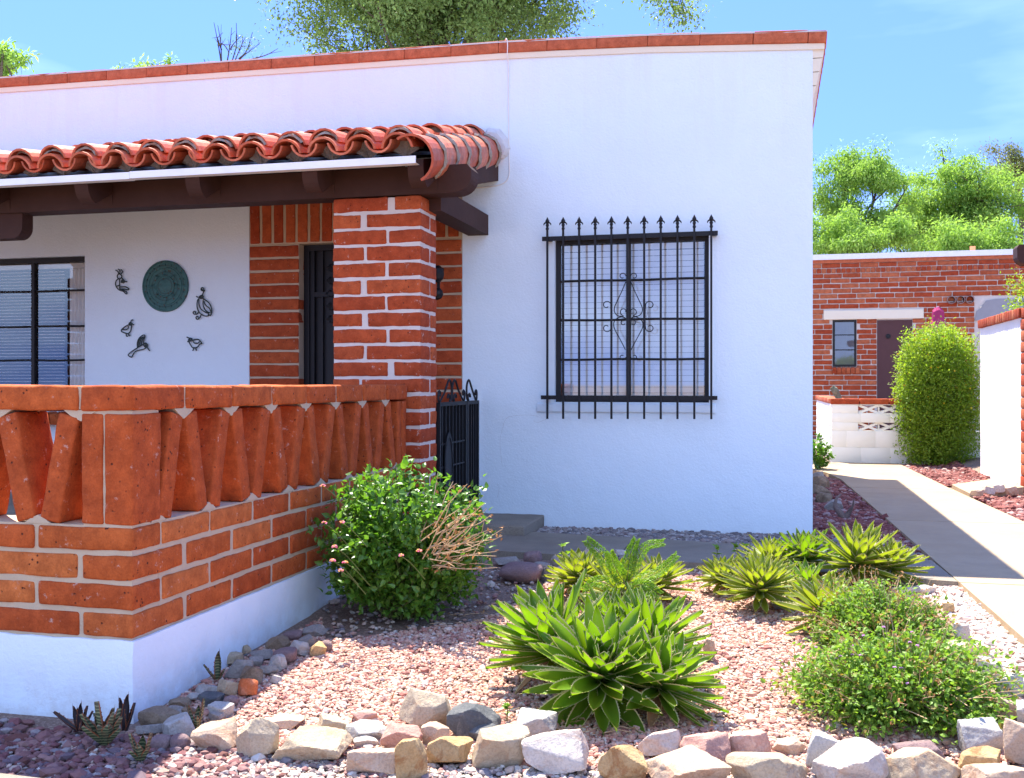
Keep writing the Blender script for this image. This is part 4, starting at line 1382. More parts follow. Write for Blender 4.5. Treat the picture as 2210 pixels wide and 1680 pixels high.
mb.box(x0, x0 + .05, YF - .0, YF + .08, z0, z1); mb.box(x1 - .05, x1, YF, YF + .08, z0, z1); mb.box(x0 + .05, x1 - .05, YF, YF + .08, z1 - .05, z1)
mb.box(x0 + .05, x1 - .05, YF + .005, YF + .05, z0, z1 - .05)
d_ = mb.build('door', M['door_paint'], far)
mb = MB(); q = ip(1917, 726, YF); lathe(mb, [(.055, .004), (.05, -.012), (0, -.014)], (q.x, YF - .002, q.z), 12, 'Y'); mb.build('knocker', M['iron'], d_)
# concrete arch at the right with splayed shoulder
M['conc_grey'] = m_plain('grey_cast_concrete', (.30, .30, .32), .9, .1, nb=(30, .4, .01))
pr = [(2104, 692), (2108, 672), (2118, 664), (2128, 649), (2150, 645), (2300, 645), (2300, 660), (2290, 690)]
mb = MB(); V = [tuple(ip(x, y, YF - .02)) for x, y in pr]; V += [(a, b + .2, c_) for a, b, c_ in V]; m = len(pr)
mb.add(V, [tuple(range(m)), tuple(range(m, 2 * m))[::-1]] + [(i, (i + 1) % m, (i + 1) % m + m, i + m) for i in range(m)])
mb.build('arch_lintel', M['conc_grey'], far)
mb = MB(); mb.box(arch[0] + .1, fx1 - .3, YF - .01, YF + .2, -1.2, ip(2150, 661, YF).z); mb.build('arch_infill', M['stucco_cream'], far)
mb = MB()
q = ip(2072, 648, YF)
for k in (-1, 0, 1):
    lathe(mb, [(.075, -.09), (.088, -.09), (.088, .03)], (q.x + k * .19, YF - .0, q.z), 14, 'Y'); lathe(mb, [(.075, -.09), (.07, .02), (0, .02)], (q.x + k * .19, YF - .0, q.z), 14, 'Y', 1)
mb.build('vent_pipes', [m_plain('clay_pipe', (.30, .20, .18), .8), M['dark']], far, smooth=True)
mb = MB(); q = ip(2099, 548, YF + 1.0); lathe(mb, [(.055, -.3), (.06, .16), (.066, .165), (.0, .17)], (q.x, YF + 1, q.z), 14); mb.build('roof_pipe', m_plain('orange_clay_flue', (.62, .24, .12), .8), far, smooth=True)

# ---------------- white block wall with pierced rows
bw = thing('block_wall', (1.6, 15.9, -1.13), 'low white painted block wall with brick cap and two rows of pierced blocks', 'block wall')
M['white_paint'] = m_plain('white_masonry_paint', (.80, .77, .68), .8, .2, nb=(30, .4, .005), var=.05)
YW = 15.75
ztp = ip(1860, 873, YW).z; zbs = -1.16
wx0, wx1 = ix(1795, YW), 2.9
def quadz(y): return ip(1860, y, YW).z
r1 = (quadz(892.5), quadz(874.5)); r2 = (quadz(930.5), quadz(912.5))
hx0 = ix(1852, YW)
mb = MB()
rowsz = [(zbs, r2[0]), (r2[1], r1[0]), (r1[1], ztp)]
for a, b in rowsz:
    n_ = max(1, int(round((b - a) / .2)))
    for i in range(n_):
        z0 = a + (b - a) * i / n_; z1 = a + (b - a) * (i + 1) / n_
        x = wx0 - (i % 2) * .2
        while x < wx1:
            p, q = max(x, wx0), min(x + .40, wx1)
            if q - p > .03: brick(mb, ((p + q) / 2, YW + .1, (z0 + z1) / 2), (q - p - .0008, .2, z1 - z0 - .0008), res=.1, rad=.0018, amp=.001)
            x += .40
for a, b in (r1, r2):
    brick(mb, ((wx0 + hx0) / 2, YW + .1, (a + b) / 2), (hx0 - wx0 - .001, .2, b - a - .001), res=.1, rad=.0018, amp=.001)
# side return going back
sx1, sy1 = ix(1763, 19.6), 19.6
L = math.hypot(sx1 - wx0, sy1 - YW); an = math.atan2(sy1 - YW, sx1 - wx0)
for i in range(5):
    z0 = zbs + (ztp - zbs) * i / 5; z1 = zbs + (ztp - zbs) * (i + 1) / 5
    t = .02 + (i % 2) * .1
    while t < L:
        ln_ = min(.40, L - t)
        brick(mb, (wx0 + math.cos(an) * (t + ln_ / 2) + .1 * math.sin(an), YW + .2 + math.sin(an) * (t + ln_ / 2), (z0 + z1) / 2), (ln_ - .0008, .2, z1 - z0 - .0008), Rz(an), res=.1, rad=.0018, amp=.001)
        t += .40
mb.build('blocks', M['white_paint'], bw, smooth=True)
mb = MB()
x = hx0
while x < wx1 - .1:
    for a, b in (r1, r2):
        h = b - a; w = .285
        ang = math.atan2(h, w)
        for s in (-1, 1):
            mb.obox((x + w / 2, YW + .1 + .002 * s, (a + b) / 2), (math.hypot(w, h) * .96, .15, .034), Ry(s * ang))
        mb.box(x + w - .008, x + w + .008, YW + .03, YW + .17, a, b)
    x += .285
mb.build('pierced_blocks', M['white_paint'], bw)
mb = MB()
x = wx0 - .02
while x < wx1:
    brick(mb, (x + .2, YW + .1, ztp + .04), (.395, .23, .078), res=.06, rad=.01, amp=.004); x += .405
t = .25
while t < L:
    brick(mb, (wx0 + math.cos(an) * (t + .2) + .1 * math.sin(an), YW + .2 + math.sin(an) * (t + .2), ztp + .04), (.395, .23, .078), Rz(an), res=.06, rad=.01, amp=.004); t += .405
mb.build('wall_cap', M['adobe_far'], bw, smooth=True)

# small things behind the block wall
q = ip(1803, 850, YW + .25)
mb = MB(); tube(mb, crom([(q.x + .07, q.y, ztp + .02), (q.x + .03, q.y, ztp + .12), (q.x - .01, q.y, ztp + .2), (q.x - .05, q.y, ztp + .25)], 4), [.045] * 6 + [.05] * 4 + [.04] * 3, 8)
tag(mb.build('cactus_stem', m_rock('grey_cactus_skin', (.12, .13, .09), (.22, .22, .16), (.30, .28, .2)), smooth=True), 'stubby grey cactus stem leaning above the white block wall cap', 'cactus')
um = thing('patio_umbrella', tuple(ip(2024, 690, 17.6)), 'closed magenta patio umbrella poking up behind the big bush', 'umbrella')
M['magenta'] = m_plain('magenta_canvas', (.36, .035, .12), .8, .2)
c0 = ip(2024, 664, 17.6)
mb = MB()
V = []
for (r, dz) in ((.035, 0), (.08, -.06), (.09, -.2), (.15, -.40), (.12, -.42), (.09, -.7), (.06, -1.0)):
    for k in range(20):
        a = 2 * math.pi * k / 20
        rr_ = r * (1 + .16 * math.cos(a * 5 + dz * 3))
        V.append((c0.x + rr_ * math.cos(a), 17.6 + rr_ * math.sin(a), c0.z + dz + .015 * math.sin(a * 3)))
mb.add(V, np.array([(i * 20 + k, i * 20 + (k + 1) % 20, (i + 1) * 20 + (k + 1) % 20, (i + 1) * 20 + k) for i in range(6) for k in range(20)]))
mb.build('canopy', M['magenta'], um)
mb = MB(); tube(mb, [(c0.x, 17.6, -1.1), (c0.x, 17.6, c0.z + .02)], .02, 8); mb.build('pole', M['cable'], um)

# ---------------- white wing wall at the right with brick cap
ww = thing('wing_wall', (2.46, 12.6, -1.1), 'tall white wall with orange brick cap at the right edge, beside the big bush', 'garden wall')
y1_ = ixp(2116, 1000, 2.46).y; y0_ = ixp(2204, 1000, 2.46).y
zcap = ixp(2117, 709, 2.46).z
mb = MB(); core(mb, 2.46, 2.70, y0_, y1_, -1.2, zcap, res=.15, amp=.004); mb.build('wall', m_stucco('bright_white_stucco', (.84, .84, .82), 40, False), ww)
mb = MB()
y = y1_ + .02
while y > y0_ - .02:
    brick(mb, (2.57, y - .055, zcap + .05), (.28, .108, .098), res=.04, rad=.008, amp=.004); y -= .115
mb.build('wall_cap', M['adobe_far'], ww, smooth=True)
mb = MB()
z = -1.1
while z < zcap + .05:
    brick(mb, (2.56, y0_ - .11, z), (.22, .2, .1), res=.05, rad=.008, amp=.004); z += .113
mb.build('end_bricks', M['adobe_far'], ww, smooth=True)
nb_ = thing('porch_beam', (2.6, 12.0, 1.4), 'rounded dark brown beam end poking in at the right edge of the picture', 'beam')
xb_ = ix(2190.5, 12.0); z1_ = ip(2192, 531, 12.0).z; z0_ = ip(2192, 574, 12.0).z
prof = [(xb_ + 1.2, z1_), (xb_ + .02, z1_), (xb_, z1_ - .03)] + [(xb_ + .11 - .11 * math.cos(t), z0_ + .10 - .10 * math.sin(t)) for t in np.linspace(.2, math.pi / 2, 7)] + [(xb_ + 1.2, z0_)]
mb = MB(); xnose(mb, 11.9, 12.1, prof[::-1]); mb.build('beam_end', M['wood'], nb_)
mb = MB()
z = z0_ - .052; k = 0
while z > -1.15:
    brick(mb, (xb_ + .85, 12.0, z), (.40, .36, .1), res=.06); z -= .1148
mb.build('pier_bricks', M['adobe_far'], nb_, smooth=True)

# ============================================================ GRAVEL
_ico = None
def ico():
    global _ico
    if _ico is None:
        t = (1 + 5 ** .5) / 2
        v = np.array([(-1, t, 0), (1, t, 0), (-1, -t, 0), (1, -t, 0), (0, -1, t), (0, 1, t), (0, -1, -t), (0, 1, -t), (t, 0, -1), (t, 0, 1), (-t, 0, -1), (-t, 0, 1)], float)
        v /= np.linalg.norm(v, axis=1, keepdims=True)
        f = np.array([(0, 11, 5), (0, 5, 1), (0, 1, 7), (0, 7, 10), (0, 10, 11), (1, 5, 9), (5, 11, 4), (11, 10, 2), (10, 7, 6), (7, 1, 8), (3, 9, 4), (3, 4, 2), (3, 2, 6), (3, 6, 8), (3, 8, 9), (4, 9, 5), (2, 4, 11), (6, 2, 10), (8, 6, 7), (9, 8, 1)])
        _ico = (v, f)
    return _ico
def gravel(name, mat, polys, n_per_m2, size, label, seed, flat=.62, holes=(), big=.04, fade=None):
    r = np.random.RandomState(seed)
    P = []
    for poly in polys:
        a = np.array(poly)
        lo, hi = a[:, :2].min(0), a[:, :2].max(0)
        n_ = int((hi - lo).prod() * n_per_m2)
        p = r.uniform(lo, hi, (n_, 2))
        m = inpoly(p[:, 0], p[:, 1], poly)
        for h in holes: m &= ~inpoly(p[:, 0], p[:, 1], h)
        p = p[m]
        if fade is not None: p = p[fade(p, r)]
        P.append(p)
    P = np.concatenate(P)
    n_ = len(P)
    s = size * r.lognormal(0, .24, n_)
    s[r.rand(n_) < big] *= 1.7
    z = zgv(P[:, 0], P[:, 1]) - .012 + s * .35 + r.rand(n_) * size * .9
    v, f = ico()
    per = max(1, n_ // 14)
    mb = MB()
    order = r.permutation(n_)
    for g in range(14):
        idx = order[g::14]
        if len(idx) == 0: continue
        bv = v * (1 + r.uniform(-.28, .22, (12, 1))) * np.array([1.15, r.uniform(.7, 1.0), flat])
        a = r.uniform(0, 2 * math.pi, len(idx)); b = r.normal(0, .25, len(idx)); c_ = r.normal(0, .35, len(idx))
        ca, sa = np.cos(a), np.sin(a)
        Rm = np.zeros((len(idx), 3, 3))
        Rm[:, 0, 0] = ca; Rm[:, 0, 1] = -sa; Rm[:, 1, 0] = sa; Rm[:, 1, 1] = ca; Rm[:, 2, 2] = 1
        cb, sb = np.cos(b), np.sin(b)
        Rb = np.zeros_like(Rm); Rb[:, 0, 0] = 1; Rb[:, 1, 1] = cb; Rb[:, 1, 2] = -sb; Rb[:, 2, 1] = sb; Rb[:, 2, 2] = cb
        Rm = np.einsum('nij,njk->nik', Rm, Rb) * s[idx][:, None, None]
        inst(mb, bv, f, Rm, np.stack([P[idx, 0], P[idx, 1], z[idx]], 1))
    return tag(mb.build(name, mat), label, 'gravel', kind='stuff')

def G(*pts): return [tuple(gp(x, y)[0])[:2] for x, y in pts]
# garden bed
bed = G((250, 1600), (420, 1480), (560, 1400), (700, 1330), (760, 1290), (1020, 1225), (1180, 1222)) + [(-1.35, 6.70), (-.4, 6.62), (.45, 6.53)] + G((2010, 1290), (2080, 1400), (2140, 1500), (2190, 1640), (1700, 1660), (1300, 1660), (900, 1640), (500, 1610))
dirt = G((690, 1300), (700, 1380), (800, 1372), (930, 1352), (1010, 1345), (1080, 1320), (1150, 1285), (1200, 1240), (1180, 1222), (1000, 1226), (800, 1270))
gravel('gravel_bed', M['g_pink'], [bed], 9000, .0086, 'pink crushed gravel covering the planting bed', 1, holes=[dirt])
gravel('gravel_scatter', M['g_mixed'], [dirt], 420, .012, 'loose pebbles on the dark soil under the lantana', 2)
fr_poly = G((-120, 1560), (60, 1572), (260, 1590), (440, 1600), (700, 1640), (1000, 1650), (1300, 1655), (1800, 1670), (2230, 1690), (2260, 1800), (1100, 1850), (500, 1850), (-150, 1690))
def pf(p, r):
    # mostly at the right of the left corner
    return (p[:, 0] + .25 * p[:, 1] > -1.35 + r.normal(0, .22, len(p)) - .22)
gravel('front_gravel', M['g_mixed'], [fr_poly], 7000, .0102, 'mixed grey and pink gravel along the front of the stone border', 3, fade=pf)
gravel('purple_gravel', M['g_purple'], [fr_poly], 2600, .0155, 'purple lava gravel at the foot of the white plinth corner', 4, fade=lambda p, r: (p[:, 0] + .25 * p[:, 1] < -1.15 + r.normal(0, .25, len(p))) & (r.rand(len(p)) < np.clip(1.6 - (p[:, 1] - 3.3) * 2.2, .25, 1)))
gravel('grey_gravel', M['g_grey'], [[(-1.78, 7.62), (-1.27, 7.69), (-.975, 7.655), (-.19, 7.51), (.99, 7.13), (.985, 7.9), (.34, 8.3), (-1.78, 8.23)]], 3800, .0155, 'grey crushed stone strip between the side path and the house wall', 5)
gravel('maroon_gravel', M['g_maroon'], [[(.98, 7.4), (.99, 7.16), (.95, 9.0), (.86, 11.0), (.80, 12.8), (.60, 13.7), (.31, 14.0), (.31, 8.1), (.7, 7.5)]], 2600, .018, 'maroon lava gravel between the house and the main walk', 6)
gravel('walk_gravel', M['g_cream'], [G((2075, 1262), (2205, 1385), (2300, 1470), (2300, 1600), (2210, 1560), (2150, 1480), (2090, 1370), (2010, 1300), (1960, 1270))], 4200, .0135, 'pale cream gravel strip between the stone border and the main walk', 7)
gravel('right_gravel', M['g_maroon'] , [[(2.07, 7.0), (2.02, 9.3), (1.99, 11.4), (2.7, 12.3), (4.2, 12.4), (4.4, 7.0)], [(1.86, 12.6), (1.96, 12.5), (2.46, 13.0), (2.46, 15.6), (1.75, 15.6)]], 1500, .021, 'pinkish gravel beds at the right of the main walk', 8)
gravel('left_gravel', M['g_purple'], [[(-6.5, 2.0), (-2.4, 2.6), (-2.5, 3.5), (-6.5, 3.55)]], 500, .016, 'scattered purple gravel left of the wall corner', 9)

# ============================================================ STONES
_ics = {}
def icos(sub):
    if sub in _ics: return _ics[sub]
    v, f = ico()
    v = [tuple(a) for a in v]; f = [tuple(a) for a in f]
    for _ in range(sub):
        cache = {}; nf = []
        def mid(a, b):
            k = (min(a, b), max(a, b))
            if k not in cache:
                m = np.array(v[a]) + np.array(v[b]); m /= np.linalg.norm(m)
                cache[k] = len(v); v.append(tuple(m))
            return cache[k]
        for a, b, c_ in f:
            ab, bc_, ca = mid(a, b), mid(b, c_), mid(c_, a)
            nf += [(a, ab, ca), (b, bc_, ab), (c_, ca, bc_), (ab, bc_, ca)]
        f = nf
    _ics[sub] = (np.array(v), np.array(f))
    return _ics[sub]

def stone(x0, y0, x1, y1, mat, label, seed=0, round_=False, dep=.75, grp='stones edging the planting bed', z0=None, name='stone', cat='stone', sink=.12, tilt=0, base=None):
    """a stone whose outline fills the picture box x0..x1, y0..y1, standing on the ground"""
    xm = (x0 + x1) / 2
    if base is not None: p = gz(xm, y1, base); d = -p.x * ST + p.y * CT
    else: p, d = gp(xm, y1)
    w = (x1 - x0) / F * d
    dz = w * dep
    d2 = d + dz * .35
    elev = math.atan2((y1 + y0) / 2 - HY, F)
    h = max(.03, ((y1 - y0) / F * d2 - dz * .55 * math.sin(elev))) 
    r = np.random.RandomState(seed * 7 + int(x0) % 977)
    v, f = icos(4 if w > .09 else 3)
    n_ = 34 if round_ else r.randint(8, 15)
    pl_ = r.normal(size=(n_, 3)); pl_ /= np.linalg.norm(pl_, axis=1, keepdims=True)
    dd = r.uniform(.70, .98, n_) if not round_ else r.uniform(.9, 1.0, n_)
    pl_ = np.concatenate([pl_, [(0, 0, 1), (0, 0, -1), (1, 0, 0), (-1, 0, 0), (0, 1, 0), (0, -1, 0)]])
    dd = np.concatenate([dd, [.80, .6, .86, .86, .86, .8] if not round_ else [.95] * 6])
    if not round_:
        rot = Rz(r.uniform(-.7, .7)) @ Ry(r.uniform(-.4, .4)) @ Rx(r.uniform(-.4, .4))
        pl_[-6:] = pl_[-6:] @ rot.T
        dd[-6:] *= r.uniform(.85, 1.12, 6)
    dt = v @ pl_.T
    pw = 70 if not round_ else 9
    R_ = (np.sum((np.maximum(dt, 0) / dd) ** pw, axis=1)) ** (-1 / pw)
    q = v * R_[:, None]
    q = q + vnoise(q, 2.2, seed % 17 + 1) * (.030 if not round_ else .015) + vnoise(q, 6, seed % 11 + 3) * (.014 if not round_ else .004) + vnoise(q, 17, seed % 13 + 5) * (.006 if not round_ else .0)
    lo, hi = q.min(0), q.max(0)
    q = (q - (lo + hi) / 2) / (hi - lo)
    q = q * np.array([w * 1.04, dz, h * (1.06 + sink)])
    q = q @ (Rz(YAW) @ Ry(tilt)).T
    fx, fy = -ST, CT
    c_ = np.array([p.x + fx * dz * .42, p.y + fy * dz * .42, p.z + h * (1 - sink) / 2])
    # keep the seen outline where it was measured
    mb = MB(); mb.add(q + c_, f)
    ob = mb.build(name, M[mat], smooth=False, loc=(c_[0], c_[1], p.z))
    me = ob.data
    me.polygons.foreach_set('use_smooth', np.ones(len(me.polygons), bool))
    me.set_sharp_from_angle(angle=math.radians(26 if not round_ else 60))
    return tag(ob, label, cat, grp)

FRONT = [
 (408, 1554, 505, 1623, 'r_peach', 'cream stone with a pink top face, leftmost of the sunlit border'),
 (501, 1549, 594, 1638, 'r_cream', 'blocky cream stone with layered cracks, second in the sunlit border from the left'),
 (584, 1573, 746, 1649, 'r_cream', 'longest low cream stone of the border, lying left of the orange slab'),
 (568, 1543, 651, 1573, 'r_peach', 'flat pale stone half buried behind the longest cream stone'),
 (640, 1566, 702, 1592, 'r_gold', 'thin cream shard behind the longest cream stone'),
 (680, 1541, 745, 1597, 'r_cream', 'flat buried cream stone set back in the gravel, left of the greenish slab'),
 (756, 1533, 812, 1560, 'r_pink', 'small pinkish stone set back in the gravel left of the tall upright stone'),
 (731, 1554, 832, 1603, 'r_lgrey', 'greenish grey slab leaning behind the small speckled stone'),
 (760, 1588, 817, 1613, 'r_white', 'small pale speckled stone wedged above the orange slab'),
 (819, 1561, 908, 1624, 'r_pink', 'clear pink granite block in the border left of the ochre stone'),
 (743, 1612, 854, 1672, 'r_peach', 'orange cream slab at the front below the pink granite block'),
 (850, 1592, 920, 1684, 'r_gold', 'ochre stone with a rusty top standing between the orange slab and the yellow block'),
 (908, 1561, 968, 1612, 'r_peach', 'small light peach stone between the pink block and the yellow block'),
 (860, 1484, 971, 1576, 'r_cream', 'tall upright cream stone behind the border'),
 (965, 1516, 1080, 1594, 'r_dark', 'dark blue grey stone right of the tall upright one'),
 (1011, 1561, 1086, 1604, 'r_dark', 'small dark greenish stone in front of the dark blue grey one'),
 (918, 1588, 1018, 1658, 'r_gold', 'yellow cream block with a crack at the front of the border'),
 (1111, 1532, 1205, 1602, 'r_lgrey', 'grey and white rounded stone under the big agave leaves'),
 (1019, 1571, 1143, 1661, 'r_cream', 'large peaked cream grey stone left of the biggest cream boulder'),
 (1128, 1572, 1273, 1675, 'r_white', 'biggest cream white boulder in the middle of the border'),
 (1295, 1605, 1398, 1694, 'r_gold', 'rough golden cream stone at the bottom edge, right of the gap in the border'),
 (1384, 1570, 1477, 1638, 'r_white', 'flat topped lavender white stone below the big agave'),
 (1477, 1583, 1583, 1660, 'r_pink', 'rounded pale pink stone right of the flat topped white one'),
 (1398, 1621, 1583, 1712, 'r_peach', 'wide flat cream yellow stone at the bottom edge below the pink one'),
 (1579, 1577, 1668, 1652, 'r_pink', 'squarish pale pink stone above the wide cream boulder'),
 (1672, 1591, 1746, 1628, 'r_peach', 'small cream stone behind the wide boulder, left of the greenish one'),
 (1742, 1582, 1810, 1657, 'r_lgrey', 'pale greenish stone beside the big white layered boulder'),
 (1581, 1617, 1768, 1706, 'r_cream', 'wide cream boulder at the bottom edge left of the white layered one'),
 (1771, 1600, 1930, 1702, 'r_white', 'big white layered boulder in front of the purple flowered shrub'),
 (1941, 1600, 2041, 1655, 'r_purple', 'lavender pink stone behind the pointed cream boulder'),
 (1929, 1611, 2092, 1706, 'r_cream', 'pointed cream grey boulder at the bottom edge near the right corner'),
 (2086, 1553, 2170, 1634, 'r_lgrey', 'grey white stone leaning against the right side of the shrub'),
 (2080, 1614, 2178, 1694, 'r_gold', 'yellow cream stone with a peaked top at the bottom right'),
 (2104, 1648, 2230, 1724, 'r_peach', 'cream stone in the very bottom right corner'),
 (2173, 1554, 2240, 1642, 'r_peach', 'peach boulder cut by the right edge of the picture'),
 (2156, 1507, 2199, 1553, 'r_peach', 'small peach white stone right of the shrub, above the leaning grey one'),
 (2196, 1512, 2240, 1558, 'r_white', 'small white stone at the right edge above the peach boulder'),
 (2156, 1454, 2225, 1514, 'r_lgrey', 'blue grey stone at the right edge, above the small peach one'),
 (2113, 1417, 2168, 1474, 'r_white', 'pale stone behind the shrub, left above the blue grey one'),
 (2083, 1392, 2142, 1430, 'r_peach', 'cream stone in the curve of the border beside the walk gravel'),
 (2047, 1384, 2120, 1442, 'r_peach', 'pale peach stone touching the right side of the shrub'),
 (2052, 1343, 2100, 1396, 'r_white', 'whitish stone where the border turns beside the walk gravel'),
 (2036, 1300, 2064, 1326, 'r_gold', 'small brownish stone lying on the walk gravel behind the shrub'),
 (1975, 1262, 2024, 1286, 'r_white', 'flat white stone at the back of the shrub near the walk slab'),
 (1930, 1266, 1978, 1290, 'r_white', 'flat white stone just left of its twin behind the shrub'),
 (1668, 1284, 1730, 1318, 'r_grey', 'grey stone in the shade under the back row of agaves'),
 (1519, 1380, 1545, 1430, 'r_peach', 'small pale stone right of the big agave cluster'),
]
BASE = [
 (292, 1528, 380, 1578, 'r_brown', 'big tan brown stone at the foot of the plinth corner'),
 (343, 1541, 417, 1597, 'r_lgrey', 'large pale grey leaning stone in front of the tan brown one'),
 (286, 1560, 347, 1592, 'r_grey', 'small grey stone beside the large aloe'),
 (317, 1586, 364, 1620, 'r_purple', 'smooth purple river stone next to the small aloe'),
 (362, 1584, 406, 1621, 'r_purple', 'round purple grey stone left of the first sunlit border stone'),
 (446, 1516, 498, 1552, 'r_lgrey', 'grey cream stone above the first sunlit border stone'),
 (446, 1535, 482, 1558, 'r_grey', 'small grey stone tucked behind the first sunlit border stone'),
 (478, 1501, 512, 1525, 'r_purple', 'small mauve stone left of the orange brick chunk'),
 (425, 1494, 477, 1528, 'r_dark', 'dark grey stone along the plinth near the lone aloe leaf'),
 (416, 1476, 469, 1505, 'r_lgrey', 'light stone by the plinth below the lone aloe leaf'),
 (465, 1465, 512, 1505, 'r_cream', 'angular cream stone left above the orange brick chunk'),
 (511, 1462, 553, 1505, 'r_brick', 'orange broken brick chunk among the shaded grey stones'),
 (514, 1437, 564, 1477, 'r_brown', 'brown stone right behind the orange brick chunk'),
 (484, 1422, 541, 1466, 'r_grey', 'large grey stone leaning on the plinth beside the lone aloe leaf'),
 (484, 1408, 522, 1432, 'r_cream', 'small cream stone on the plinth side above the large grey one'),
 (536, 1399, 588, 1427, 'r_grey', 'flat grey stone midway along the shaded row'),
 (522, 1391, 542, 1413, 'r_cream', 'tiny cream stone against the plinth'),
 (586, 1399, 636, 1436, 'r_purple', 'maroon stone midway along the shaded row'),
 (578, 1411, 616, 1448, 'r_lgrey', 'upright grey stone in front of the maroon one'),
 (571, 1372, 623, 1404, 'r_brown', 'tan grey stone close to the plinth in the shaded row'),
 (620, 1381, 663, 1417, 'r_lgrey', 'cracked grey stone near the far end of the shaded row'),
 (641, 1370, 679, 1399, 'r_grey', 'grey stone behind the cracked one near the lantana'),
 (609, 1361, 648, 1383, 'r_purple', 'mauve stone close to the plinth near the lantana'),
 (666, 1386, 704, 1418, 'r_gold', 'tan stone at the far end of the shaded row'),
 (648, 1348, 702, 1376, 'r_grey', 'dark grey stone under the left edge of the lantana'),
 (689, 1382, 716, 1407, 'r_purple', 'small purple grey stone next to the tan one under the lantana'),
 (359, 1505, 407, 1530, 'r_brown', 'mauve brown stone against the plinth behind the tan brown one'),
 (357, 1522, 396, 1546, 'r_grey', 'small grey stone right of the big tan brown one'),
 (582, 1456, 606, 1477, 'r_lgrey', 'small round pale pebble alone in the shade'),
 (559, 1434, 598, 1458, 'r_grey', 'grey stone right of the brown one'),
 (533, 1418, 566, 1440, 'r_grey', 'small grey stone between the large grey and the flat grey ones'),
 (399, 1494, 430, 1516, 'r_lgrey', 'small pale stone against the plinth by the mauve brown one'),
 (388, 1526, 423, 1546, 'r_brown', 'small brown stone below the dark aloe leaf'),
]
BACK = [
 (1066, 1202, 1124, 1220, 'r_grey', 'flat grey slab lying by the side path behind the lantana', False),
 (1130, 1189, 1170, 1222, 'r_purple', 'purple river stone leaning on the side path edge', True),
 (1154, 1213, 1190, 1233, 'r_grey', 'small grey stone right of the large purple boulder', True),
 (1078, 1213, 1172, 1258, 'r_purple', 'large smooth purple river boulder in the shade right of the lantana', True),
 (1168, 1224, 1192, 1256, 'r_dark', 'dark stone at the right end of the large purple boulder', False),
 (1188, 1199, 1214, 1224, 'r_grey', 'greenish grey stone just before the sunlit ones', False),
 (1210, 1195, 1260, 1219, 'r_white', 'bright white stone at the path edge, left of three', False),
 (1260, 1180, 1308, 1211, 'r_white', 'bright peaked white stone at the path edge, middle of three', False),
 (1325, 1186, 1352, 1208, 'r_white', 'bright small white stone at the path edge behind the fern', False),
 (1754, 1018, 1784, 1037, 'r_grey', 'grey stone at the house corner, farthest of the shaded heap', False),
 (1754, 1028, 1794, 1056, 'r_brown', 'tan stone at the house corner below the farthest one', False),
 (1754, 1046, 1794, 1070, 'r_brown', 'flat tan stone in the middle of the heap at the house corner', False),
 (1762, 1063, 1800, 1088, 'r_brown', 'tan stone low in the heap at the house corner', False),
 (1783, 1078, 1825, 1105, 'r_grey', 'rounded grey stone, nearest of the heap at the house corner', False),
]
for i, (a, b, c_, d, m_, lb) in enumerate(FRONT):
    stone(a, b, c_, d, m_, lb, seed=i + 1)
for i, (a, b, c_, d, m_, lb) in enumerate(BASE):
    stone(a, b, c_, d, m_, lb, seed=i + 101, round_=m_ == 'r_purple', grp='shaded stones along the plinth')
for i, (a, b, c_, d, m_, lb, rd) in enumerate(BACK):
    stone(a, b, c_, d, m_, lb, seed=i + 201, round_=rd, grp='stones along the paths')
RB = [(2098, 1052, 2128, 1070, 'r_peach', 'lowest left'), (2122, 1049, 2152, 1068, 'r_white', 'second from the left'), (2146, 1044, 2178, 1064, 'r_white', 'middle, white'), (2172, 1048, 2202, 1068, 'r_peach', 'right, peach'), (2190, 1040, 2222, 1060, 'r_white', 'farthest right, cut by the picture edge')]
for i, (a, b, c_, d, m_, lb) in enumerate(RB):
    stone(a, b, c_, d, m_, 'pale stone by the far right entry path, ' + lb, seed=i + 301, grp='stones at the far right path', base=-1.10)
# driftwood beside the house corner
q, _ = gp(1822, 1122)
mb = MB()
tube(mb, crom([tuple(q + Vector(a)) for a in ((0, 0, -.02), (-.03, 0, .05), (-.07, .03, .11), (-.06, .06, .17), (-.02, .09, .21))], 5), [.035, .034, .033, .032, .03, .03, .028, .026, .024, .022, .02, .018, .016, .015, .014, .012, .011, .01, .009, .008, .006], 8)
tube(mb, crom([tuple(q + Vector(a)) for a in ((0, 0, 0), (.04, .02, .06), (.07, .0, .12), (.075, -.02, .18))], 5), [.03, .03, .028, .026, .024, .02, .018, .016, .014, .012, .01, .009, .008, .007, .006, .004], 8)
tag(mb.build('driftwood', m_rock('grey_weathered_wood', (.16, .11, .09), (.24, .18, .15), (.10, .07, .06)), smooth=True), 'forked piece of grey driftwood on the maroon gravel by the house corner', 'driftwood')

# ============================================================ PLANTS
def m_leaf(name, a, b, tr, tf=.35, rough=.45, spec=.35, third=None):
    n = NT(name)
    st = [(0, a), (.5, b), (1, a)] if third is None else [(0, a), (.42, b), (.86, a), (.93, third), (1, third)]
    c = n.ramp(n.island(), st)
    t = n.mix(1, c, tr, 'MULTIPLY')
    return n.surf(c, rough, None, spec, transl=t, tf=tf)
M['lf_lantana'] = m_leaf('lantana_leaf', (.075, .185, .020), (.13, .26, .030), (1.5, 1.6, .7), .38, .36, .5)
M['lf_shrub'] = m_leaf('small_shrub_leaf', (.14, .27, .030), (.21, .34, .050), (1.5, 1.5, .7), .38, .5, .3, third=(.22, .17, .05))
M['lf_creosote'] = m_leaf('creosote_leaf', (.18, .31, .030), (.27, .39, .042), (1.5, 1.4, .6), .45)
M['lf_palo'] = m_leaf('palo_verde_leaf', (.19, .34, .065), (.28, .43, .10), (1.4, 1.4, .8), .45, .6, .2)
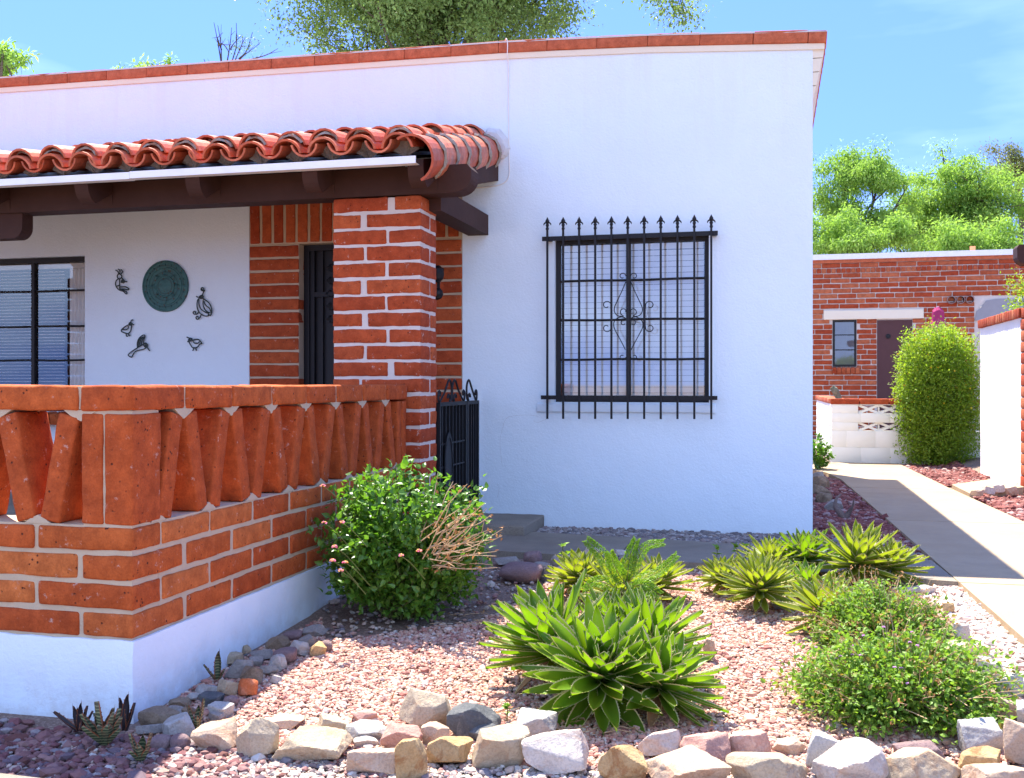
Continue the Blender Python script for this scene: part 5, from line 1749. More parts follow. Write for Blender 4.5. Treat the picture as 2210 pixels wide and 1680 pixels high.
M['lf_olive'] = m_leaf('olive_green_leaf', (.15, .18, .06), (.22, .24, .09), (1.4, 1.4, .7), .35, .6, .2)
M['lf_tree'] = m_leaf('grey_green_tree_leaf', (.12, .20, .055), (.20, .29, .09), (1.4, 1.4, .8), .42, .5, .3)
M['lf_dry'] = m_leaf('dry_brown_leaf', (.30, .15, .06), (.42, .24, .11), (1.2, 1.0, .7), .2, .8, .1)
M['bark'] = m_plain('grey_brown_bark', (.10, .075, .055), .9, .1, nb=(30, .8, .02), var=.35)
M['twig'] = m_plain('tan_dry_twig', (.46, .33, .19), .85, .1, var=.3)
M['stem'] = m_plain('green_brown_stem', (.10, .12, .035), .8, .2, var=.3)
M['fl_pink'] = m_palette('pink_yellow_florets', [(.75, .12, .28), (.80, .40, .10), (.72, .20, .35), (.82, .55, .15), (.80, .28, .22)])
M['fl_yellow'] = m_palette('yellow_florets', [(.78, .52, .03), (.80, .60, .06), (.72, .42, .02)])
M['fl_purple'] = m_palette('mauve_florets', [(.42, .18, .48), (.55, .28, .55), (.60, .36, .60), (.5, .22, .42)])

LEAF_V = np.array([(0, 0, 0), (.30, .20, .10), (.27, .52, .07), (0, 1, -.16), (-.27, .52, .07), (-.30, .20, .10), (0, .25, 0), (0, .6, -.02)])
LEAF_F = np.array([(0, 1, 6), (0, 6, 5), (6, 1, 2), (6, 2, 7), (6, 7, 4), (6, 4, 5), (7, 2, 3), (7, 3, 4)])
SLIM_V = np.array([(0, 0, 0), (.16, .45, .03), (0, 1, -.06), (-.16, .45, .03)])
SLIM_F = np.array([(0, 1, 2), (0, 2, 3)])

def unit(a): return a / np.maximum(np.linalg.norm(a, axis=-1, keepdims=True), 1e-9)
def leaves(mb, P, D, size, r, V=LEAF_V, Fc=LEAF_F, upmix=.8, jit=.5, mi=0):
    """leaves at P growing along D, blades turned to the sky"""
    n_ = len(P)
    d = unit(D + r.normal(0, jit, (n_, 3)))
    up = unit(np.array([0, 0, upmix]) + r.normal(0, .45, (n_, 3)))
    x = unit(np.cross(d, up)); z = np.cross(x, d)
    s = size * r.uniform(.65, 1.25, n_)
    R_ = np.stack([x, d, z], 2) * s[:, None, None]
    inst(mb, V, Fc, R_, P, mi)

def shrub(name, c, rad, label, cat, nshoot, nleaf, lsize, mat, seed, base=None, stems=True, flowers=None, V=LEAF_V, Fc=LEAF_F, lump=.22, skew=(0, 0), full=False, zmin=-.9, stem_m='stem', group=None, sm=4, boxy=0.0):
    """a bush of leafy shoots from a common foot; c is the centre of its leafy volume"""
    r = np.random.RandomState(seed)
    c = np.array(c, float); rad = np.array(rad, float)
    base = np.array(base if base is not None else (c[0], c[1], c[2] - rad[2]), float)
    root = thing(name, tuple(base), label, cat, group)
    mb = MB(); P = []; D = []
    dirs = unit(r.normal(size=(nshoot, 3)))
    dirs[:, 2] = np.where(dirs[:, 2] < zmin, -dirs[:, 2], dirs[:, 2])
    if not full: dirs[:, 2] = np.abs(dirs[:, 2]) * 1.0 - r.uniform(.2, 1.1, nshoot) * (r.rand(nshoot) < .42); dirs = unit(dirs)
    sb = MB()
    if boxy: dirs = dirs / (np.maximum(np.abs(dirs).max(axis=1, keepdims=True), np.linalg.norm(dirs[:, :2], axis=1, keepdims=True)) ** boxy)
    lum = 1 + lump * vnoise(dirs * 1.7, 1.6, seed)[:, 0]
    for i in range(nshoot):
        tip = c + dirs[i] * rad * lum[i] * r.uniform(.78, 1.06)
        if tip[2] < base[2] + .02: tip[2] = base[2] + .02 + r.rand() * .04
        foot = base + np.array([r.normal(0, rad[0] * .10), r.normal(0, rad[1] * .10), 0])
        mid = (foot + tip) / 2 + np.array([0, 0, 1]) * np.linalg.norm(tip - foot) * r.uniform(-.04, .16)
        mid[2] = max(mid[2], base[2] + .02)
        pts = np.array(crom([foot, mid, tip], 4))
        if stems and i % 2 == 0: tube(sb, pts, np.linspace(.006, .0018, len(pts)) * (rad[2] / .4) ** .5, sm, cap=False)
        m = max(2, nleaf // nshoot)
        t = r.beta(2.6, 1.0, m)
        L = pts[np.clip((t * (len(pts) - 1)).astype(int), 0, len(pts) - 2)]
        L2 = pts[np.clip((t * (len(pts) - 1)).astype(int) + 1, 0, len(pts) - 1)]
        q = L + (L2 - L) * ((t * (len(pts) - 1)) % 1)[:, None]
        q = q + r.normal(0, 1, q.shape) * rad * .075
        side = unit(r.normal(size=(m, 3)))
        P.append(q); D.append(unit(unit(L2 - L) * .6 + side * .8 + np.array([0, 0, .15])))
    if boxy:
        m = nleaf
        dv = unit(r.normal(size=(m, 3)))
        dv = dv / (np.maximum(np.abs(dv).max(axis=1, keepdims=True), np.linalg.norm(dv[:, :2], axis=1, keepdims=True)) ** boxy)
        lm = 1 + lump * .7 * vnoise(dv * 2.4, 1.9, seed + 5)[:, :1] + .13 * vnoise(dv, 6.0, seed + 6)[:, :1]
        P.append(c + dv * rad * lm * (1.05 - .5 * r.beta(1.2, 2.5, (m, 1))) + r.normal(0, .035, (m, 3))); D.append(unit(dv + r.normal(0, .6, (m, 3)) + [0, 0, .5]))
    P = np.concatenate(P); D = np.concatenate(D)
    k = P[:, 2] > base[2] + .005
    leaves(mb, P[k], D[k], lsize, r, V, Fc)
    mb.build('foliage', M[mat], root)
    if stems: sb.build('stem', M[stem_m], root)
    return root, P, dirs, r

def flower_heads(root, spots, mat, size, seed):
    r = np.random.RandomState(seed)
    v, f = ico()
    for p in spots:
        mb = MB()
        n_ = 16
        d = unit(r.normal(size=(n_, 3))); d[:, 2] = np.abs(d[:, 2]) * .7
        R_ = np.repeat((np.eye(3) * size * .30)[None], n_, 0) * r.uniform(.7, 1.2, n_)[:, None, None]
        inst(mb, v * np.array([1, 1, .7]), f, R_, np.array(p) + d * size * .7)
        mb.build('flower_head', M[mat], root)

# ---------------- left lantana
pb, db = gp(868, 1330)
lc = (pb.x - .02, pb.y + .06, pb.z + .36)
lan, LP, LD, r_ = shrub('lantana', lc, (.48, .38, .42), 'large green lantana bush with pink flowers and dry twigs against the porch wall', 'shrub', 240, 9500, .043, 'lf_lantana', 21, base=(pb.x, pb.y, pb.z), lump=.26)
def at_depth(x, y, d):
    lat = (x - HX) / F * d
    return (lat * CT - d * ST, lat * ST + d * CT, (HY - y) / F * d)
spots = [(697, 1050, 5.15), (738, 1129, 5.0), (718, 1211, 4.95), (735, 1233, 4.95), (700, 1130, 5.1), (745, 1215, 5.0), (865, 1200, 4.95), (905, 1190, 5.0), (722, 1181, 5.0)]
flower_heads(lan, [at_depth(*q) for q in spots], 'fl_pink', .017, 5)
mb = MB()
for (x, y, d) in spots:
    a = np.array(at_depth(x, y, d)); b = a + np.array([.08, .12, -.13])
    tube(mb, crom([tuple(b), tuple((a + b) / 2 + np.array([-.01, 0, .02])), tuple(a)], 3), .0018, 4)
mb.build('flower_stalks', M['stem'], lan)
# tall wayward shoots on the wall side
# dry twigs at the right
mb = MB(); dl = MB(); DP = []; DD = []
tw = np.random.RandomState(4)
o0 = np.array(at_depth(895, 1215, 5.25))
for i in range(46):
    an_ = math.radians(tw.uniform(-62, 14)); ra_ = tw.uniform(80, 205); tx_, ty_ = 895 + ra_ * math.cos(an_), 1215 + ra_ * math.sin(an_)
    if i < 7: tx_, ty_ = [(945, 1022), (938, 1060), (978, 1040), (1010, 1095), (1050, 1098), (1062, 1110), (1085, 1142)][i]
    tip = np.array(at_depth(tx_, ty_, tw.uniform(5.0, 5.5)))
    st = o0 + tw.normal(0, .05, 3)
    st = st + (tip - st) * (tw.uniform(.2, .6) if i >= 7 else .45)
    mid = (st + tip) / 2 + tw.normal(0, .015, 3)
    pts = crom([tuple(st), tuple(mid), tuple(tip)], 4)
    tube(mb, pts, np.linspace(.0034, .0015, len(pts)), 5)
    if tw.rand() < .6:
        b0 = np.array(pts[tw.randint(3, 7)]); b1 = b0 + (tip - st) * .3 + tw.normal(0, .035, 3)
        tube(mb, [tuple(b0), tuple(b1)], [.0022, .0012], 4)
    for _ in range(5):
        q = np.array(pts[tw.randint(2, len(pts))]) + tw.normal(0, .008, 3); DP.append(q); DD.append(tw.normal(size=3))
mb.build('dry_twigs', M['twig'], lan)
leaves(dl, np.array(DP), unit(np.array(DD)), .022, tw)
dl.build('dry_leaves', M['lf_dry'], lan)

# ---------------- right flowering shrub: two mounds of one plant, and its neighbour behind
p1, _ = gp(1945, 1540)
sh1, SP, SD, r1_ = shrub('flowering_shrub', (p1.x, p1.y, p1.z + .05), (.42, .36, .25), 'low spreading green shrub with tiny mauve flowers, front right by the border stones', 'shrub', 420, 17000, .0235, 'lf_shrub', 31, base=(p1.x, p1.y, p1.z), lump=.20, stem_m='twig')
k = np.argsort(-SP[:, 2] + .4 * SP[:, 1] + r1_.normal(0, .08, len(SP)))[:400:20]
flower_heads(sh1, [tuple(SP[i] + np.array([0, -.01, .012])) for i in k], 'fl_purple', .0085, 6)
p2, _ = gp(1905, 1402)
sh2, SP2, SD2, r2_ = shrub('flowering_shrub', (p2.x, p2.y, p2.z + .05), (.33, .30, .25), 'smaller bushy shrub with dry brown seed heads, just behind the mauve flowered one', 'shrub', 300, 11500, .0225, 'lf_shrub', 32, base=(p2.x, p2.y, p2.z), lump=.18, stem_m='twig')
def dry_stalks(root, c, rad, n_, seed, hgt=.05):
    t = np.random.RandomState(seed); mb = MB(); lb = MB(); P_ = []; D_ = []
    for i in range(n_):
        d = unit(t.normal(size=3)); d[2] = abs(d[2])
        a = np.array(c) + d * np.array(rad) * .75
        b = np.array(c) + d * np.array(rad) * t.uniform(1.0, 1.22) + np.array([0, 0, hgt * t.rand()])
        m = (a + b) / 2 + t.normal(0, .012, 3)
        tube(mb, crom([tuple(a), tuple(m), tuple(b)], 3), np.linspace(.0022, .001, 7), 4, cap=False)
        for _ in range(5): P_.append(b + t.normal(0, .01, 3)); D_.append(t.normal(size=3))
    mb.build('dry_stalks', M['twig'], root)
    leaves(lb, np.array(P_), unit(np.array(D_)), .011, t); lb.build('seed_heads', M['lf_dry'], root)  # seed head clumps at the stalk tips, built from small leaf shapes
dry_stalks(sh1, (p1.x, p1.y, p1.z + .05), (.38, .33, .25), 60, 8)
dry_stalks(sh2, (p2.x, p2.y, p2.z + .05), (.30, .27, .26), 120, 9, .05)

# ---------------- agaves
def m_agave(name, base, tip, tr):
    n = NT(name)
    c = n.mix(n.noise(14, 4, .5), base, tip)
    isl = n.ramp(n.island(), [(0, (.78, .80, .8)), (.5, (1.05, 1.0, 1.0)), (.92, (1.0, 1.05, 1.0)), (1, (1.35, 1.15, .9))])
    c = n.mix(1, c, isl, 'MULTIPLY')
    c = n.mix(n.ramp(n.noise(55, 4, .7), [(.66, (0, 0, 0)), (.72, (.6, .6, .6))]), c, (.26, .18, .06))
    t = n.mix(1, c, tr, 'MULTIPLY')
    return n.surf(c, .42, n.bump(n.noise(70, 3), .15, .003), .4, transl=t, tf=.42)
M['agave'] = m_agave('agave_leaf_green', (.080, .185, .012), (.14, .26, .018), (1.9, 1.7, .4))
M['agave_y'] = m_agave('agave_leaf_yellow_green', (.14, .215, .018), (.21, .29, .03), (1.7, 1.5, .5))
M['agave_edge'] = m_plain('agave_thorny_margin', (.58, .50, .24), .7, .2, var=.3)
M['agave_dead'] = m_plain('withered_agave_leaf', (.34, .20, .10), .9, .1, nb=(40, .6, .01), var=.35)
def blade(mb, org, ax, L, Wd, az_, e0, bend, chan=.30, mi=0, teeth=True, rg=None, twist=0, te=.0045):
    """one toothed leaf of a rosette; ax is the rosette's frame"""
    n_ = 13
    t = np.linspace(0, 1, n_)
    e = e0 + bend * t
    ds = L / (n_ - 1)
    rr_ = np.concatenate([[0], np.cumsum(np.cos(e[:-1]) * ds)]) + .012
    zz_a = np.concatenate([[0], np.cumsum(np.sin(e[:-1]) * ds)])
    w = Wd * np.interp(t, [0, .08, .25, .45, .65, .82, .93, 1], [.70, .68, .84, 1.0, .93, .64, .30, .0])
    ca, sa = math.cos(az_), math.sin(az_)
    out = []
    cols = (-1, -.90, -.5, 0, .5, .90, 1)
    for i in range(n_):
        nx, nz = -math.sin(e[i]), math.cos(e[i])
        tw_ = twist * t[i]
        for q in cols:
            lift = chan * Wd * (abs(q) ** 1.6) * (1 - .3 * t[i])
            qx = q * w[i] / 2
            side = qx * math.cos(tw_); lf = lift + qx * math.sin(tw_)
            p = (rr_[i] + nx * lf, side, zz_a[i] + nz * lf)
            out.append((p[0] * ca - p[1] * sa, p[0] * sa + p[1] * ca, p[2]))
    V = np.array(out) @ ax.T + org
    m = len(cols)
    F0 = [(i * m + j, i * m + j + 1, (i + 1) * m + j + 1, (i + 1) * m + j) for i in range(n_ - 1) for j in range(m - 1)]
    Fm = [f for k, f in enumerate(F0) if k % (m - 1) not in (0, m - 2)]
    Fe = [f for k, f in enumerate(F0) if k % (m - 1) in (0, m - 2)]
    s = mb.n
    mb.add(V, np.array(Fm), mi)
    mb.lv.append((np.array(Fe) + s).ravel()); mb.ls.append(np.full(len(Fe), 4)); mb.mi.append(np.full(len(Fe), 1))
    # terminal spine
    tp = V[(n_ - 1) * m + 3]; pv = V[(n_ - 2) * m + 3]
    dr_ = (tp - pv) / max(np.linalg.norm(tp - pv), 1e-6)
    sd = V[(n_ - 2) * m + 5] - V[(n_ - 2) * m + 1]; sd = sd / max(np.linalg.norm(sd), 1e-6)
    mb.add([tp - dr_ * .014 + sd * .0018, tp - dr_ * .014 - sd * .0018, tp + dr_ * .013], [(0, 1, 2)], 1)
    if teeth:
        for k in range(1, int(L / .019)):
            tt = k * .019 / L
            if tt > .93: break
            i = min(int(tt * (n_ - 1)), n_ - 2); f_ = tt * (n_ - 1) - i
            for j, sgn in ((0, -1), (m - 1, 1)):
                a = V[i * m + j] * (1 - f_) + V[(i + 1) * m + j] * f_
                al = V[(i + 1) * m + j] - V[i * m + j]; al = al / max(np.linalg.norm(al), 1e-6)
                o = V[i * m + j] - V[i * m + 3]; o = o / max(np.linalg.norm(o), 1e-6)
                mb.add([a - al * .0028, a + al * .0028, a + o * te + al * .002], [(0, 1, 2)], 1)

def agave(x, y, hc, L, Wd, n_, tilt_to, tilt_side, label, mat='agave', seed=0, emin=-12, emax=84, grp='agaves in the planting bed', name='agave', teeth=True, az0=0, dead=4):
    d = 5.0
    for _ in range(8):
        p, d = gp(x, y + hc / d * F)
    r = np.random.RandomState(seed)
    org = np.array([p.x, p.y, p.z + hc])
    view = np.array([-ST, CT, 0]); right = np.array([CT, ST, 0])
    axis = unit(np.array([0, 0, 1.0]) - view * math.tan(math.radians(tilt_to)) + right * math.tan(math.radians(tilt_side)))
    xa_ = unit(np.cross(view, axis)); ya_ = np.cross(axis, xa_)
    ax = np.stack([xa_, ya_, axis], 1)
    n_ = int(n_ * 1.45); Wd *= 1.16
    mb = MB()
    for i in range(n_):
        t = i / (n_ - 1)
        az_ = az0 + i * 2.39996 + r.normal(0, .10)
        e0 = math.radians(emin + (emax - emin) * t ** 1.25 + r.normal(0, 3))
        l = L * (np.interp(t, [0, .15, .6, .85, 1], [.80, .95, 1.0, .72, .42])) * r.uniform(.90, 1.08)
        bend = math.radians(r.uniform(4, 16) * (1 - t) + r.uniform(-8, 4))
        wz = org + axis * (t - .6) * L * .22
        dd_ = i < dead
        blade(mb, wz, ax, l * (.85 if dd_ else 1), Wd * r.uniform(.88, 1.1) * (.8 if dd_ else 1), az_, e0 - (.2 if dd_ else 0), bend - (.5 if dd_ else 0), mi=2 if dd_ else 0, rg=r, twist=r.normal(0, .15), teeth=teeth)
    # short thick foot
    ft = org - axis * L * .12; pts = [(p.x, p.y, p.z - .03), tuple((np.array([p.x, p.y, p.z]) + ft) / 2), tuple(ft)]
    tube(mb, pts, [L * .13, L * .12, L * .10], 9, mi=2)
    ob = mb.build(name, [M[mat], M['agave_edge'], M['agave_dead']], smooth=True, loc=(p.x, p.y, p.z))
    return tag(ob, label, 'agave', grp)

agave(1296, 1466, .13, .325, .062, 56, 32, 2, 'big green agave facing the camera, front centre of the cluster behind the border', 'agave', 11, az0=.6)
agave(1196, 1402, .15, .335, .060, 52, 2, -16, 'large upright agave leaning left, behind the front centre one', 'agave', 12, az0=1.4, emin=2)
agave(1425, 1480, .11, .270, .052, 46, 8, 24, 'agave at the right foot of the big cluster with lower leaves on the gravel', 'agave', 13, az0=2.2)
agave(1404, 1396, .13, .285, .046, 46, 0, 14, 'dense upright agave at the back right of the big cluster', 'agave', 14, emin=5)
agave(1320, 1374, .12, .25, .042, 40, 0, 0, 'agave hidden in the middle of the big cluster, only its upright leaves showing', 'agave', 15, emin=15)
agave(1252, 1252, .10, .215, .050, 40, 8, -6, 'yellow green agave at the left of the pair under the feathery seedling', 'agave_y', 16)
agave(1340, 1284, .10, .265, .048, 46, 8, 3, 'wide yellow green agave overgrown by the feathery seedling', 'agave_y', 17)
agave(1418, 1262, .09, .215, .040, 40, 0, 14, 'thin leaved agave at the right of the seedling with dry straw beside it', 'agave_y', 18, dead=10)
agave(1561, 1250, .08, .158, .036, 44, 12, -4, 'small yellow green agave, leftmost of the back right row', 'agave_y', 19)
agave(1640, 1272, .11, .235, .038, 58, 14, 0, 'round spiky agave in front of the back right row', 'agave_y', 20)
agave(1665, 1216, .12, .20, .036, 40, 4, 0, 'upright agave squeezed behind the round spiky one', 'agave_y', 21)
agave(1738, 1208, .13, .225, .044, 44, 0, 2, 'green agave in the middle of the back right row against the house corner', 'agave', 22)
agave(1850, 1216, .14, .295, .046, 52, 12, 2, 'largest agave of the back right row, standing before the maroon gravel', 'agave_y', 23, az0=.3)
agave(1924, 1226, .11, .225, .040, 40, 4, 18, 'rightmost agave of the back row next to the walk slab', 'agave_y', 24)
agave(1784, 1326, .09, .245, .050, 34, 6, -8, 'bright yellow agave half covered by the seed head shrub', 'agave_y', 25)
agave(1742, 1268, .07, .185, .036, 30, 4, 0, 'low dark agave shaded beneath the back right row', 'agave', 26)

# ---------------- tiger aloes at the plinth
n = NT('striped_aloe_skin')
w_ = n.n('TexWave', Vector=n.pos(), Scale=26.0, Distortion=3.5, Detail=3.0, _bands_direction='Z')
c = n.mix(n.ramp(w_.outputs['Fac'], [(.62, (0, 0, 0)), (.8, (1, 1, 1))]), (.035, .055, .022), (.20, .21, .10))
c = n.mix(n.ramp(n.noise(20, 4), [(.5, (0, 0, 0)), (.7, (.7, .7, .7))]), c, (.13, .05, .025))
M['aloe'] = n.surf(c, .5, None, .4)
M['aloe_dark'] = m_plain('dark_purple_aloe_skin', (.028, .020, .022), .5, .4, var=.3)
M['aloe_edge'] = m_plain('rusty_aloe_margin', (.26, .09, .04), .7, .2)
def aloe(x, y, leavesl, mat, label, seed, size=1.0, grp='aloes in front of the plinth'):
    p, d = gp(x, y)
    mb = MB()
    ax = np.stack([np.array([CT, ST, 0]), np.array([-ST, CT, 0]), np.array([0, 0, 1.0])], 1)
    for (az_, e, L, W_) in leavesl:
        blade(mb, np.array([p.x, p.y, p.z + .01]), ax, L * size, W_ * size, math.radians(az_), math.radians(e), math.radians(12 if e < 80 else 4), chan=.5, te=.004)
    ob = mb.build('aloe', [M[mat], M['aloe_edge']], smooth=True, loc=tuple(p))
    sol = None
    return tag(ob, label, 'aloe', grp)
aloe(228, 1614, [(200, 75, .165, .050), (185, 48, .14, .042), (160, 62, .12, .04), (20, 66, .135, .044), (-10, 56, .12, .036), (60, 72, .13, .036), (90, 60, .11, .04), (260, 55, .10, .044), (300, 50, .11, .046), (330, 68, .13, .038), (230, 40, .12, .040), (-30, 38, .10, .036)], 'aloe', 'largest striped tiger aloe in front of the plinth corner', 1, 1.0)
aloe(304, 1648, [(185, 66, .095, .030), (10, 68, .095, .026), (90, 72, .08, .030), (270, 62, .07, .030), (150, 50, .06, .026), (330, 50, .06, .026), (230, 45, .055, .026)], 'aloe', 'small striped aloe with an orange dry foot on the front gravel', 2, 1.05)
aloe(170, 1585, [(175, 32, .12, .030), (150, 70, .10, .026), (90, 78, .11, .026), (40, 70, .10, .026), (10, 55, .09, .024), (120, 60, .09, .024)], 'aloe_dark', 'dark purple aloe against the plinth, left of the largest one', 3, .95)
aloe(268, 1585, [(150, 76, .14, .032), (30, 68, .12, .032), (80, 80, .15, .036)], 'aloe_dark', 'dark aloe leaves close to the plinth corner, right behind the largest one', 4, .9)
aloe(469, 1474, [(80, 84, .125, .034), (180, 48, .085, .02), (20, 60, .05, .02)], 'aloe', 'single upright aloe leaf among the shaded grey stones', 5, 1.0)
aloe(424, 1580, [(170, 66, .10, .028), (30, 74, .12, .026), (95, 60, .09, .028), (290, 55, .07, .026)], 'aloe', 'small striped aloe between the shaded stones and the first sunlit one', 6, .95)

# ---------------- feathery seedling over the agaves
p, d = gp(1326, 1352)
seed_ = thing('feathery_seedling', tuple(p), 'bright green feathery seedling with fern-like fronds growing out of the agaves', 'seedling')
sm_ = MB(); fm = MB()
dd0 = -p.x * ST + p.y * CT
top = np.array(at_depth(1352, 1262, dd0 + .02))
tube(sm_, crom([tuple(p), tuple(np.array(at_depth(1328, 1318, dd0))), tuple(np.array(at_depth(1340, 1280, dd0))), tuple(top)], 4), np.linspace(.005, .003, 13), 5)
fr = [((1352, 1262), (1300, 1200), (1268, 1168)), ((1352, 1262), (1360, 1200), (1372, 1168)), ((1356, 1250), (1390, 1185), (1428, 1172)), ((1352, 1262), (1420, 1235), (1458, 1202)), ((1345, 1275), (1290, 1255), (1262, 1270)), ((1345, 1275), (1390, 1285), (1400, 1262)), ((1338, 1290), (1300, 1300), (1276, 1290)), ((1350, 1262), (1330, 1230), (1316, 1195)), ((1345, 1280), (1385, 1262), (1420, 1282)), ((1330, 1310), (1360, 1330), (1385, 1322))]
rs_ = np.random.RandomState(3)
PP = []; DDv = []
for i, tri in enumerate(fr):
    off = rs_.uniform(-.10, .08)
    pts = np.array(crom([at_depth(tri[0][0], tri[0][1], dd0), at_depth(tri[1][0], tri[1][1], dd0 + off * .6), at_depth(tri[2][0], tri[2][1], dd0 + off)], 9))
    tube(sm_, pts, np.linspace(.0022, .001, len(pts)), 4, cap=False)
    T = np.gradient(pts, axis=0)
    for k in range(2, len(pts)):
        t = unit(T[k]); s_ = unit(np.cross(t, np.array([-.3, -.6, .8])))
        pl2 = .050 * (1 - (k / len(pts)) * .55)
        for sg in (-1, 1):
            dv = unit(t * .55 + s_ * sg)
            for u in np.linspace(.15, 1, 7):
                q = pts[k] + dv * pl2 * u
                for s2 in (-1, 1):
                    PP.append(q); DDv.append(unit(dv * .5 + t * s2))
leaves(fm, np.array(PP), np.array(DDv), .0125, rs_, jit=.1)
M['lf_seed'] = m_leaf('bright_seedling_leaf', (.13, .26, .02), (.18, .32, .03), (1.5, 1.5, .6), .35)
fm.build('fronds', M['lf_seed'], seed_); sm_.build('stem', M['stem'], seed_)

def sprout(x, y, ytop, label, seed, mat='lf_lantana', size=.03, n_=9, cat='sprout', name='leafy_sprout'):
    p, d = gp(x, y)
    d = -p.x * ST + p.y * CT
    r = np.random.RandomState(seed); t_ = thing(name, tuple(p), label, cat, 'young shoots in the planting bed')
    top = np.array(at_depth(x, ytop, d)); pts = np.array(crom([tuple(p), tuple((np.array(p) + top) / 2 + r.normal(0, .01, 3)), tuple(top)], 5))
    mb = MB(); tube(mb, pts, .0025, 5); mb.build('stem', M['stem'], t_)
    P_ = []; D_ = []
    for k in range(2, len(pts), 2):
        for a in range(max(2, n_ // 3)):
            th_ = a * math.pi + k * .8 + r.normal(0, .3); P_.append(pts[k]); D_.append((math.cos(th_), math.sin(th_), .25))
    for a in range(4): th_ = a * 1.57; P_.append(pts[-1]); D_.append((math.cos(th_), math.sin(th_), .8))
    lb = MB(); leaves(lb, np.array(P_), np.array(D_), size, r, jit=.15); lb.build('foliage', M[mat], t_)
sprout(1214, 1262, 1180, 'upright lantana shoot at the left of the yellow agave pair', 1, 'lf_seed', .042)
sprout(1548, 1232, 1184, 'young shoot behind the smallest agave, leftmost of three', 2, 'lf_seed', .04)
sprout(1588, 1232, 1182, 'young shoot behind the smallest agave, middle of three', 3, 'lf_seed', .042)
sprout(1608, 1236, 1180, 'young shoot behind the smallest agave, rightmost of three', 4, 'lf_seed', .042)
sprout(1094, 1556, 1522, 'small bright weed beside the dark blue grey stone', 5, 'lf_seed', .022, 15)

# ---------------- big creosote bush beside the wing wall, another behind it
def column_bush(x, y, rad, h, label, seed, nl, cx_=None):
    p = gz(x, y, -1.14)
    if cx_ is not None: p = Vector(cx_)
    root, P_, D_, r = shrub('creosote_bush', (p.x, p.y, p.z + h * .52), (rad, rad * .9, h * .5), label, 'bush', 420, nl, .034, 'lf_creosote', seed, base=(p.x, p.y, p.z), full=True, lump=.22, sm=3, boxy=.7)
    mb = MB()
    k = r.permutation(len(P_)); k = [i for i in k if P_[i][2] > p.z + h * .35][:230]
    v, f = ico()
    inst(mb, v, f, np.repeat((np.eye(3) * .013)[None], len(k), 0), P_[k] + r.normal(0, .02, (len(k), 3)))
    tag(mb.build('blossom', M['fl_yellow'], root), kind='stuff')
    return root
column_bush(2024, 1003, .52, 1.82, 'tall clipped yellow green creosote bush left of the white wing wall', 41, 26000)
column_bush(0, 0, .55, 2.35, 'yellow flowering bush top showing above the white wing wall', 42, 12000, (3.35, 14.0, -1.1))
q = gz(1772, 1016, -1.15)
shrub('leafy_shrub', (q.x - .02, q.y, q.z + .24), (.16, .2, .24), 'small dark green shrub at the back of the house corner', 'shrub', 60, 700, .055, 'lf_lantana', 43, base=(q.x - .04, q.y, q.z))
mb = MB()
for x in (1961, 1968):
    q = gz(x, 997, -1.13); tube(mb, [(q.x, q.y, q.z - .02), (q.x + .03, q.y, q.z + .42)], .012, 6)
tag(mb.build('plant_stake', M['twig']), 'pair of thin wooden stakes left of the tall clipped bush', 'stake')

